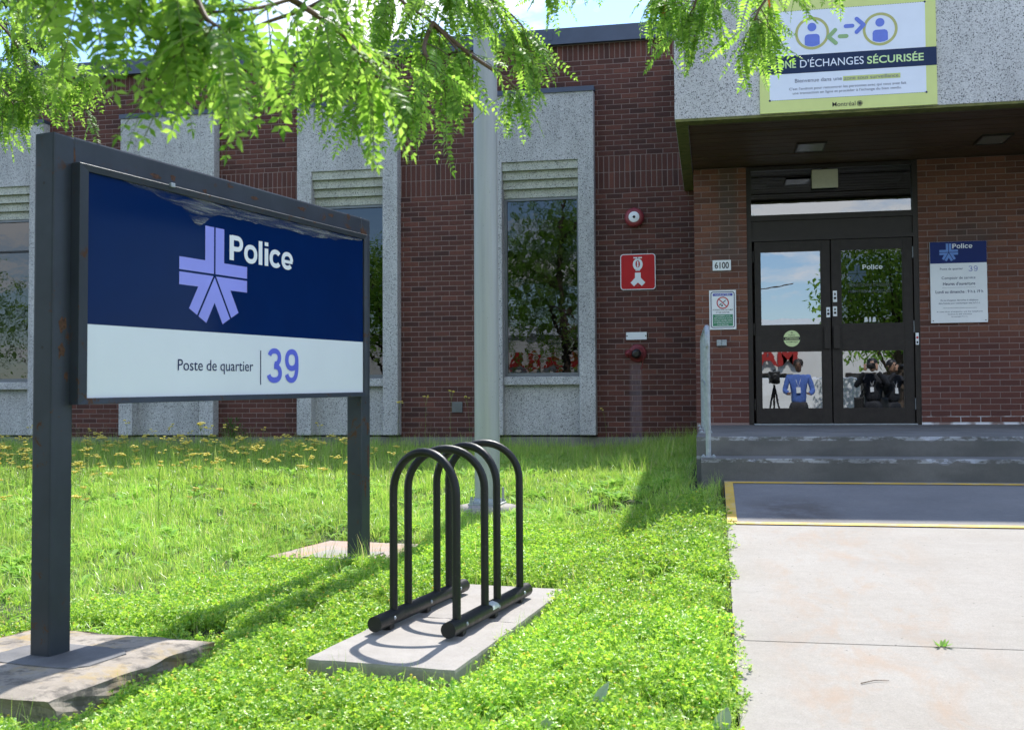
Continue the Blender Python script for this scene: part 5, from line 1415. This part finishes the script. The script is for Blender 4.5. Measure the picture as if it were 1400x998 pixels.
SC = [
  [(-4.0, -1.8, 1.3), (-2.9, .2, 2.0), (-1.9, 1.6, 2.05), (-.75, 2.45, 1.75), (-.57, 2.49, 1.29)],
  [(-1.9, 1.6, 2.05), (-1.35, 2.6, 2.2), (-.9, 3.5, 2.15), (-.2, 4.2, 2.3), (.85, 4.56, 2.15), (1.5, 4.9, 2.2)],
  [(-4.0, -1.8, 1.5), (-4.1, .2, 2.3), (-3.8, 2.2, 2.35), (-3.3, 3.5, 2.1), (-2.98, 3.65, 1.87)],
  [(-4.1, -1.8, 2.4), (-2.6, -2.2, 3.6), (-1.2, -2.4, 4.4), (.4, -2.2, 4.9)],
  [(-4.2, -1.9, 3.2), (-5.6, -2.6, 4.2), (-7.0, -2.9, 4.8)],
  [(-4.2, -1.9, 3.8), (-4.4, -3.4, 4.9), (-4.2, -4.6, 5.6)],
  [(-4.2, -1.9, 4.4), (-3.2, -1.2, 5.4), (-2.2, -1.0, 6.2)],
  [(-4.0, -1.9, 2.0), (-2.9, -2.9, 2.5), (-1.9, -3.4, 3.0)],
]
for k, s_ in enumerate(SC):
    q = smooth(s_); part('limb', MB().tube(q, [(.06, .03, .05, .07, .06, .06, .05, .05)[k]*(1-.85*i/(len(q)-1))+.004 for i in range(len(q))], 8), 'bark', HL)
BR = {
 'A1': [(-.57,2.49,1.290),(-.69,2.38,1.150),(-.76,2.22,0.970),(-.85,2.05,0.840),(-.91,1.94,0.780),(-.97,1.88,0.760)],
 'A2': [(-.85,2.05,0.840),(-.81,2.11,0.820),(-.78,2.17,0.800),(-.73,2.18,0.740)],
 'A3': [(-.75,2.45,1.600),(-.78,1.96,1.070),(-.83,1.90,0.910),(-.89,1.84,0.810),(-.94,1.78,0.790),(-1.02,1.77,0.800),(-1.10,1.80,0.860)],
 'A4': [(-1.9,1.6,2.050),(-1.05,2.00,1.120),(-1.11,1.90,1.000),(-1.15,1.84,0.960),(-1.24,1.88,0.960)],
 'A5': [(-.94,1.78,0.790),(-.89,1.75,0.700),(-.84,1.71,0.660)],
 'A6': [(-1.05,2.00,1.120),(-1.25,2.05,1.100),(-1.42,2.15,1.120),(-1.50,2.2,1.100)],
 'A7': [(-.76,2.22,0.970),(-.88,2.3,0.930),(-1.02,2.32,0.900),(-1.12,2.3,0.860)],
 'B1': [(-.9,3.5,2.150),(-.99,3.42,1.840),(-1.06,3.31,1.530),(-.99,3.23,1.320),(-.87,3.26,1.220),(-.79,3.27,1.130)],
 'B2': [(-.9,3.5,2.150),(-.74,3.66,1.940),(-.82,3.56,1.610),(-.78,3.47,1.420),(-.68,3.49,1.340),(-.62,3.51,1.280)],
 'B3': [(-.87,3.26,1.22),(-.77,3.33,1.14),(-.66,3.40,1.07),(-.62,3.41,1.03)],
 'B4': [(-.9,3.5,2.150),(-.70,3.78,1.820),(-.67,3.79,1.690),(-.61,3.80,1.580),(-.58,3.81,1.520)],
 'B5': [(-1.06,3.31,1.530),(-1.11,3.01,1.250),(-1.03,2.93,1.090),(-.99,2.94,1.000),(-.94,2.95,0.940)],
 'B6': [(-.87,3.26,1.220),(-.87,3.16,1.100),(-.83,3.17,1.040),(-.80,3.18,0.980)],
 'B7': [(-1.11,3.01,1.250),(-1.13,2.91,1.070),(-1.15,2.91,0.980)],
 'B8': [(-1.06,3.31,1.530),(-.98,3.3,1.460),(-.90,3.35,1.400),(-.80,3.4,1.360)],
 'C1': [(-3.3,3.5,2.1),(-3.52,3.96,1.57),(-3.08,3.95,1.41),(-2.80,3.90,1.34),(-2.62,3.94,1.35),(-2.55,3.95,1.38)],
 'C2': [(-3.3,3.5,2.1),(-3.24,3.80,1.78),(-2.88,3.78,1.59),(-2.76,3.80,1.47),(-2.71,3.82,1.36)],
 'C3': [(-3.08,3.95,1.41),(-2.89,3.89,1.32),(-2.77,3.81,1.22)],
 'C4': [(-2.98,3.65,1.87),(-2.75,3.70,1.66),(-2.61,3.73,1.56),(-2.50,3.75,1.46)],
 'D1': [(.85,4.56,2.150),(.39,4.39,1.850),(.10,4.33,1.750),(-.14,4.29,1.710),(-.20,4.28,1.670)],
 'D2': [(.39,4.39,1.850),(.27,4.37,1.680),(.20,4.26,1.550),(.18,4.26,1.490)],
 'D3': [(.10,4.33,1.750),(-.02,4.22,1.630),(-.06,4.21,1.550)],
 'D4': [(.85,4.56,2.150),(.55,4.51,1.990),(.49,4.41,1.810),(.49,4.41,1.750)],
 'D5': [(.10,4.33,1.70),(-.35,4.35,1.82),(-.50,4.32,1.80)],
}
# how many twigs and leaves each branch carries: (twigs, twig length, leaves per twig, leaf scale, start fraction)
SPEC = {'A1': (7, .12, 5, 1.0, .35), 'A2': (4, .07, 4, .95, .2), 'A3': (9, .12, 5, 1.0, .4), 'A4': (7, .12, 5, 1.0, .45), 'A5': (3, .07, 3, 1.0, .1), 'A6': (6, .12, 5, 1, .2), 'A7': (5, .1, 4, 1, .2),
        'B1': (12, .16, 6, .8, .35), 'B2': (12, .15, 6, .8, .35), 'B3': (2, .08, 4, .75, .75), 'B4': (3, .09, 3, .75, .5), 'B5': (10, .14, 6, .85, .35), 'B6': (5, .1, 4, .8, .2), 'B7': (4, .08, 4, .85, .3), 'B8': (8, .14, 6, .8, .2),
        'C1': (14, .18, 6, .85, .35), 'C2': (12, .18, 6, .85, .3), 'C3': (6, .14, 5, .85, .2), 'C4': (8, .15, 5, .85, .3),
        'D1': (14, .16, 6, .85, .15), 'D2': (5, .12, 5, .85, .3), 'D3': (5, .1, 5, .85, .3), 'D4': (3, .06, 3, .8, .5), 'D5': (5, .08, 3, .8, .3)}
leaves = []
def put_leaf(p, d, sc):
    d = d.normalized(); up = (Vector((0, 0, 1))+rv()*.5).normalized(); y = up.cross(d)
    if y.length < .05: y = Vector((0, 1, 0)).cross(d)
    y.normalize(); z = d.cross(y)
    M = Matrix(((d.x, y.x, z.x, p.x), (d.y, y.y, z.y, p.y), (d.z, y.z, z.z, p.z), (0, 0, 0, 1))) @ Matrix.Diagonal((sc, sc, sc, 1))
    leaves.append((p.length, M, R.randrange(len(LT))))
for k, path in BR.items():
    q = smooth(path, 5); r0 = .0075 if k[0] == 'A' else .009
    n = len(q); mb = MB().tube(q, [r0*(1-.7*i/(n-1)) for i in range(n)], 6)
    nt_, tl, nl, ls, sf = SPEC[k]
    nt_ = int(nt_*{'A': .8, 'B': 1.0, 'C': .9, 'D': 1.3}[k[0]]+.5) if k not in ('B3', 'A5', 'B4') else nt_; ls *= {'A': 1.2, 'B': 1.15, 'C': 1.0, 'D': 1.1}[k[0]]
    for i in range(nt_):
        t = sf+(1-sf)*(i+R.random()*.8)/nt_; a = min(n-2, int(t*(n-1))); p = q[a].lerp(q[a+1], t*(n-1)-a); d = (q[a+1]-q[a]).normalized()
        td = (d*.6+rv()*.9+Vector((0, 0, -.25))).normalized(); L = tl*R.uniform(.6, 1.2)
        tw = [p, p+td*L*.5+Vector((0, 0, -L*.05)), p+td*L+Vector((0, 0, -L*.22))]; mb.tube(tw, [.002, .0015, .001], 4)
        for j in range(nl):
            u = (j+R.random())/nl; pp = tw[0].lerp(tw[1], u*2) if u < .5 else tw[1].lerp(tw[2], u*2-1)
            dd = (td*.35+rv()*.8+Vector((0, 0, -.75))).normalized(); put_leaf(pp, dd, ls*R.uniform(.75, 1.15))
    for j in range(3): put_leaf(q[-1], (d*.6+rv()*.5+Vector((0, 0, -.7))), ls)
    part('branch', mb, 'twig', HL)
# crown behind the camera (seen only in the glass)
for s_ in SC[3:]:
    q = smooth(s_)
    for i in range(300):
        p = q[R.randrange(len(q)//3, len(q))]+rv()*R.uniform(.1, .95); 
        put_leaf(p, rv()+Vector((0, 0, -.5)), R.uniform(1.3, 2.2))
for i in range(3000):
    p = Vector((-4.3, -2.3, 3.7))+Vector((R.gauss(0, 1.3), R.gauss(0, .8), R.gauss(0, 1.5))); put_leaf(p, rv()+Vector((0, 0, -.5)), R.uniform(1.5, 2.5))
leaves.sort(key=lambda t: t[0]); inv = wm(HL).inverted(); jm = MB()
for n, (d, M, i) in enumerate(leaves):
    if n < 300:
        o = bpy.data.objects.new('leaf', LTm[i]); COL.objects.link(o); o.parent = HL; o.matrix_local = inv @ M
    else: jm.merge(LT[i], M)
part('leaf', jm, ['locust', 'stalk'], HL, kind='stuff')
# two dead orange leaves
for p in ((-.17, 4.22, 1.63), (.24, 4.28, 1.66)):
    mb = MB()
    for i in range(5): leaf_quad(mb, Vector(p)+Vector((0, 0, -.018*i)), Vector((R.uniform(-.6, .6), 0, -1)), Vector((0, -1, 0)), .03, .011)
    part('dead_leaf', mb, 'orangeleaf', HL)

# ------------------------------------------------------------------ spruce behind the building
def spruce(x, y, zb, H, rad, n, label):
    T_ = thing('spruce_tree', (x, y, zb), label, 'tree')
    part('trunk', MB().tube([(0, 0, 0), (0, 0, H*.5), (0, 0, H)], [.22, .13, .02], 8), 'bark', T_, local=True)
    mb = MB(); bm2 = MB()
    for i in range(n):
        t = (i+R.random())/n; z = H*(.12+.87*t); r = rad*(1-t)**.8*R.uniform(.75, 1.1)+.1; a = R.uniform(0, 6.28)
        d = Vector((cos(a), sin(a), -.25)); e = Vector((0, 0, z))+d*r; bm2.tube([(0, 0, z), e*.5+Vector((0, 0, z*.5)), e], [.02, .012, .006], 4)
        for j in range(26):
            u = R.uniform(.2, 1); q = Vector((0, 0, z)).lerp(e, u)+rv()*.05
            leaf_quad(mb, q, Vector((R.uniform(-.5, .5), R.uniform(-.5, .5), -1)), d, R.uniform(.18, .42), R.uniform(.05, .09), 0)
    part('foliage', mb, 'darkleaf', T_, local=True, kind='stuff'); part('branch', bm2, 'bark', T_, local=True, kind='stuff')
    return T_
spruce(-19.2, 26.6, -.5, 14.5, 3.4, 190, 'dark spruce rising behind the left end of the brick building')

# ------------------------------------------------------------------ what the glass mirrors: street side behind the camera
def broad_tree(x, y, zb, H, rad, n, label, group):
    T_ = thing('street_tree', (x, y, zb), label, 'tree', group)
    part('trunk', MB().tube([(0, 0, 0), (.1, 0, H*.3), (0, .1, H*.75)], [.18, .14, .04], 9), 'bark', T_, local=True)
    mb = MB()
    for i in range(9):
        a = i*2.4; q = Vector((cos(a)*rad*.6, sin(a)*rad*.6, H*(.5+.05*i))); part('limb', MB().tube([(0, 0, H*(.25+.04*i)), q*.6+Vector((0, 0, H*.12)), q], [.06, .04, .015], 6), 'bark', T_, local=True)
        for j in range(n):
            p = q+rv()*rad*.55*(R.random()**.4); leaf_quad(mb, p, rv()+Vector((0, 0, -.5)), rv(), R.uniform(.09, .19)*max(1, rad/1.6), R.uniform(.045, .075)*max(1, rad/1.6), 0)
    part('foliage', mb, 'locust', T_, local=True, kind='stuff'); return T_
broad_tree(-9.5, -3.4, -1.4, 6.5, 2.2, 800, 'leafy street tree mirrored in the far left window', 'street trees')
broad_tree(4.55, -2.6, -1.4, 5.8, 1.9, 800, 'leafy street tree mirrored in the right entrance door', 'street trees')
for i_ in range(9):
    broad_tree(-62+i_*6.2, -34-(i_ % 2)*2, -1.4, 9.5+(i_*37 % 5)*.5, 4.2, 150, ('leftmost', 'second', 'third', 'fourth', 'middle', 'sixth', 'seventh', 'eighth', 'rightmost')[i_]+' green tree of the row behind the shop across the street', 'trees behind the shop')

MATS['carwhite'] = mat_plain('white_car_paint', (.72, .73, .75), .18, 0, .02)
MATS['cargrey'] = mat_plain('silver_car_paint', (.40, .43, .47), .2, .3, .02)
MATS['carglass'] = mat_plain('dark_car_glass', (.015, .018, .022), .05, 0, .02)
MATS['tyre'] = mat_plain('tyre', (.015, .015, .015), .8)
MATS['stucco'] = mat_plain('white_stucco', (.62, .61, .58), .8, 0, .08, 0, 1)
MATS['redsign'] = mat_plain('red_letter', (.34, .02, .015), .4)
MATS['skin'] = mat_plain('skin', (.42, .25, .17), .5); MATS['skin2'] = mat_plain('brown_skin', (.16, .085, .055), .5)
MATS['blueshirt'] = mat_plain('blue_shirt', (.07, .14, .42), .8, 0, .2); MATS['darkcloth'] = mat_plain('navy_uniform', (.012, .014, .020), .75, 0, .2)
MATS['hair'] = mat_plain('dark_hair', (.02, .013, .01), .6); MATS['trousers'] = mat_plain('charcoal_trousers', (.03, .03, .035), .8)
def vehicle(name, loc, rz, L, H, W_, prof, glass, paint, label, wheels):
    V = thing(name, loc, label, 'car' if 'van' not in name else 'van', rz=rz)
    mb = MB(); n = len(prof); v = []
    for k, s_ in enumerate((-1, -.86, .86, 1)):
        for (x, z) in prof: 
            ins = 1 if abs(s_) == 1 else 0; tum = .10*max(0, z-H*.55)/(H*.45)
            v.append((x*(1-.01*ins), s_*W_/2*(1-tum), z*(1-.015*ins)))
    f = [tuple(range(n-1, -1, -1)), tuple(range(3*n, 4*n))]
    for k in range(3):
        for i in range(n): f.append((k*n+i, k*n+(i+1) % n, (k+1)*n+(i+1) % n, (k+1)*n+i))
    mb.add(v, f); part('body', mb, paint, V, local=True)
    for (x0, x1, z0, z1, s0, s1) in glass:
        for s_ in (-1, 1):
            y = s_*(W_/2*.955+.01)
            part('side_window', MB().add([(x0, y+.02*s_, z0), (x1, y+.02*s_, z0), (x1-s1, y*.96, z1), (x0+s0, y*.96, z1)], [(0, 1, 2, 3)]), 'carglass', V, local=True)
    for x in wheels:
        for s_ in (-1, 1):
            w = part('wheel', MB().lathe((x, s_*(W_/2-.12), .34), (0, s_, 0), [(.20, 0), (.34, 0), (.345, .05), (.345, .17), (.32, .20), (.22, .20)], 20), 'tyre', V, local=True)
            part('rim', MB().lathe((x, s_*(W_/2-.12), .34), (0, s_, 0), [(.22, .17), (.18, .20), (.05, .19), (.0001, .20)], 14), 'galv', w, local=True)
    for s_ in (-1, 1):
        part('headlight', MB().bbox(L/2-.10, L/2-.02, s_*W_*.36-.12, s_*W_*.36+.12, .72, .88, .02), 'palewhite', V, local=True)
    return V
van = [(-2.7, .35), (2.6, .35), (2.7, .6), (2.68, 1.0), (2.2, 1.15), (1.55, 1.95), (1.3, 2.08), (-2.6, 2.08), (-2.72, 1.9)]
vehicle('delivery_van', (1.4, -6.8, -1.40), pi, 5.4, 2.08, 1.95, van, [(1.0, 2.1, 1.18, 1.80, 0, .62)], 'carwhite', 'white van parked on the street mirrored in the left door', (-1.75, 1.75))
suv = [(-2.3, .35), (2.25, .35), (2.32, .6), (2.2, .98), (1.2, 1.08), (.55, 1.62), (.3, 1.70), (-1.9, 1.68), (-2.25, 1.15)]
vehicle('parked_suv', (7.0, -6.9, -1.40), pi, 4.6, 1.7, 1.85, suv, [(-2.0, -.75, 1.06, 1.55, .2, 0), (-.65, 1.05, 1.06, 1.55, 0, .55)], 'carwhite', 'white sport utility car parked on the street mirrored in the right door', (-1.4, 1.45))
vehicle('parked_car', (-6.5, -7.0, -1.40), 0, 4.6, 1.5, 1.8, [(a, b*.88) for a, b in suv], [(-1.9, -.7, .95, 1.36, .3, 0), (-.6, 1.05, .95, 1.36, 0, .5)], 'cargrey', 'silver car parked on the street behind the photographer', (-1.4, 1.45))

SH = thing('shop_building', (-2, -22, -1.4), 'low white shop with red lettering across the street, mirrored in the windows', 'building')
part('wall', MB().box(-24, 16, -30, -22, -1.4, 3.4), 'stucco', SH)
part('cornice', MB().box(-24.1, 16.1, -22, -21.8, 3.2, 3.55), 'signwhite', SH)
for i in range(8): 
    w = part('window', MB().box(-22+i*4.6, -19.6+i*4.6, -21.99, -21.93, -.6, 1.2), 'dark_frame', SH)
    part('pane', MB().box(-21.9+i*4.6, -19.7+i*4.6, -21.92, -21.90, -.5, 1.1), 'carglass', w)
def mir_text(s_, x0, x1, z, cap):    # lettering on the shop faces the station (+y)
    m = MB(); text_mb(m, s_, -x1, -x0, z, cap, 0, .03); m.v = [(-a, -21.78, c) for a, b, c in m.v]; return m
part('lettering', mir_text('RABAIS', -10.5, -6.2, 1.55, .8), 'redsign', SH); part('lettering', mir_text('MARCHÉ', -1.0, 3.6, 1.55, .8), 'redsign', SH)

# people standing near the camera, visible in the door glass
def skin_obj(name, nodes, edges, mat, parent):
    me = bpy.data.meshes.new(name); me.from_pydata([n[:3] for n in nodes], edges, []); me.materials.append(MATS[mat])
    o = bpy.data.objects.new(name, me); COL.objects.link(o); o.parent = parent
    o.modifiers.new('skin', 'SKIN')
    sk = me.skin_vertices[0].data if me.skin_vertices else None
    if sk is None:
        bm = bmesh.new(); bm.from_mesh(me); bm.verts.layers.skin.verify(); bm.to_mesh(me); bm.free(); sk = me.skin_vertices[0].data
    for i, n in enumerate(nodes): sk[i].radius = (n[3], n[4] if len(n) > 4 else n[3]); sk[i].use_root = (i == 0)
    sb_ = o.modifiers.new('sub', 'SUBSURF'); sb_.levels = 2; sb_.render_levels = 2
    return o
def person(loc, rz, label, shirt, trousers, skin, cap=False, up=False):
    P_ = thing('person', loc, label, 'person', rz=rz)
    # faces +y locally
    if up:      # both hands raise a camera to the face
        skin_obj('shirt', [(0, 0, .90, .165, .12), (0, 0, 1.18, .17, .125), (0, 0, 1.36, .19, .12), (0, 0, 1.47, .09, .07), (.20, 0, 1.40, .07), (.30, .14, 1.24, .055), (.13, .26, 1.50, .043), (-.20, 0, 1.40, .07), (-.30, .14, 1.22, .055), (-.13, .26, 1.50, .043)],
             [(0, 1), (1, 2), (2, 3), (2, 4), (4, 5), (5, 6), (2, 7), (7, 8), (8, 9)], shirt, P_)
        part('held_camera', MB().bbox(-.08, .08, .19, .28, 1.56, 1.67, .012).lathe((0, .28, 1.61), (0, 1, 0), [(.04, 0), (.045, .10), (.05, .15), (.044, .16), (.0001, .15)], 16), 'black', P_, local=True)
        part('shoulder_bag', MB().bbox(-.34, -.16, -.12, .10, .78, 1.04, .03).tube([(-.24, -.02, 1.04), (-.12, -.10, 1.30), (.12, -.02, 1.46), (.05, .10, 1.30), (-.22, .06, 1.04)], .014, 6), 'black', P_, local=True)
    else: skin_obj('shirt', [(0, 0, .88, .15, .11), (0, 0, 1.18, .155, .105), (0, 0, 1.38, .17, .11), (0, 0, 1.47, .09, .07), (.19, 0, 1.42, .062), (.26, .04, 1.15, .05), (.20, .24, 1.10, .042), (-.19, 0, 1.42, .062), (-.26, .04, 1.15, .05), (-.20, .24, 1.12, .042)],
             [(0, 1), (1, 2), (2, 3), (2, 4), (4, 5), (5, 6), (2, 7), (7, 8), (8, 9)], shirt, P_)
    skin_obj('trousers', [(0, 0, .99, .155, .115), (0, 0, .90, .16, .12), (.10, 0, .80, .095), (.11, .01, .50, .068), (.12, 0, .10, .06), (-.10, 0, .80, .095), (-.11, .01, .50, .068), (-.12, 0, .10, .06)], [(0, 1), (1, 2), (2, 3), (3, 4), (1, 5), (5, 6), (6, 7)], trousers, P_)
    skin_obj('head', [(0, 0, 1.50, .055), (0, .01, 1.58, .062, .075), (0, .015, 1.66, .078, .092), (0, 0, 1.74, .06, .075)], [(0, 1), (1, 2), (2, 3)], skin, P_)
    f = MB(); f.lathe((0, .115, 1.635), (0, .6, -1), [(.004, -.02), (.013, .0), (.003, .01)], 8)
    for s_ in (-1, 1): f.lathe((s_*.078, 0, 1.64), (s_, 0, 0), [(.022, 0), (.018, .012), (.001, .014)], 8)
    part('nose_and_ears', f, skin, P_, local=True)
    f = MB()
    for s_ in (-1, 1): f.lathe((s_*.03, .094, 1.665), (0, 1, 0), [(.011, 0), (.006, .005), (.0001, .006)], 8)
    f.box(-.022, .022, .095, .099, 1.598, 1.604); part('eyes_and_mouth', f, 'black', P_, local=True)
    part('hair', MB().lathe((0, -.012, 1.66), (0, 0, 1), [(.092, -.02), (.096, .02), (.088, .07), (.06, .105), (.0001, .115)], 16), 'hair' if not cap else 'black', P_, local=True)
    part('lanyard', MB().tube([(-.07, .05, 1.46), (0, .128, 1.22), (.07, .05, 1.46)], .006, 5).bbox(-.035, .035, .125, .131, 1.12, 1.22, .002), 'signwhite', P_, local=True)
    for s_ in (-1, 1):
        if up: skin_obj('hand', [(s_*.12, .27, 1.52, .026, .02), (s_*.10, .27, 1.59, .034, .016), (s_*.085, .27, 1.655, .008), (s_*.10, .275, 1.66, .008), (s_*.115, .27, 1.65, .008), (s_*.13, .265, 1.635, .007), (s_*.07, .23, 1.57, .009), (s_*.045, .22, 1.585, .008)], [(0, 1), (1, 2), (1, 3), (1, 4), (1, 5), (0, 6), (6, 7)], skin, P_)
        else: skin_obj('hand', [(s_*.195, .26, 1.105, .026, .02), (s_*.175, .32, 1.10, .034, .016), (s_*.165, .375, 1.095, .008), (s_*.185, .37, 1.09, .008), (s_*.15, .365, 1.09, .008), (s_*.20, .355, 1.085, .007), (s_*.145, .30, 1.12, .009), (s_*.13, .33, 1.125, .008)], [(0, 1), (1, 2), (1, 3), (1, 4), (1, 5), (0, 6), (6, 7)], skin, P_)
        part('shoe', MB().bbox(s_*.12-.05, s_*.12+.05, -.10, .19, 0, .09, .03), 'black', P_, local=True)
    return P_
person((1.62, 4.3, sw_z(4.3)), radians(4), 'camera operator in a blue shirt mirrored in the lower left door pane', 'blueshirt', 'trousers', 'skin2')
person((2.98, 4.3, sw_z(4.3)), radians(14), 'person in dark uniform mirrored in the lower right door pane, left of the pair', 'darkcloth', 'darkcloth', 'skin', True, True)
person((3.36, 4.1, sw_z(4.1)), radians(-30), 'person in dark uniform mirrored in the lower right door pane, right of the pair', 'darkcloth', 'darkcloth', 'skin', True, True)
tp = thing('tripod_camera', (1.22, 3.3, sw_z(3.3)), 'black video camera on a tripod mirrored in the lower left door pane', 'camera')
part('camera_body', MB().bbox(-.10, .10, -.28, .28, 1.42, 1.66, .02).lathe((0, .28, 1.54), (0, 1, 0), [(.05, 0), (.055, .10), (.07, .16), (.065, .17), (.0001, .15)], 16).bbox(-.02, .02, -.12, .18, 1.68, 1.71, .006), 'black', tp, local=True)
for i in range(3):
    a = 2.1*i+.5; part('leg', MB().tube([(0, 0, 1.40), (.30*cos(a), .30*sin(a), .02)], [.022, .014], 8), 'black', tp, local=True)
print('objects', len(bpy.data.objects), 'leaves', len(leaves))
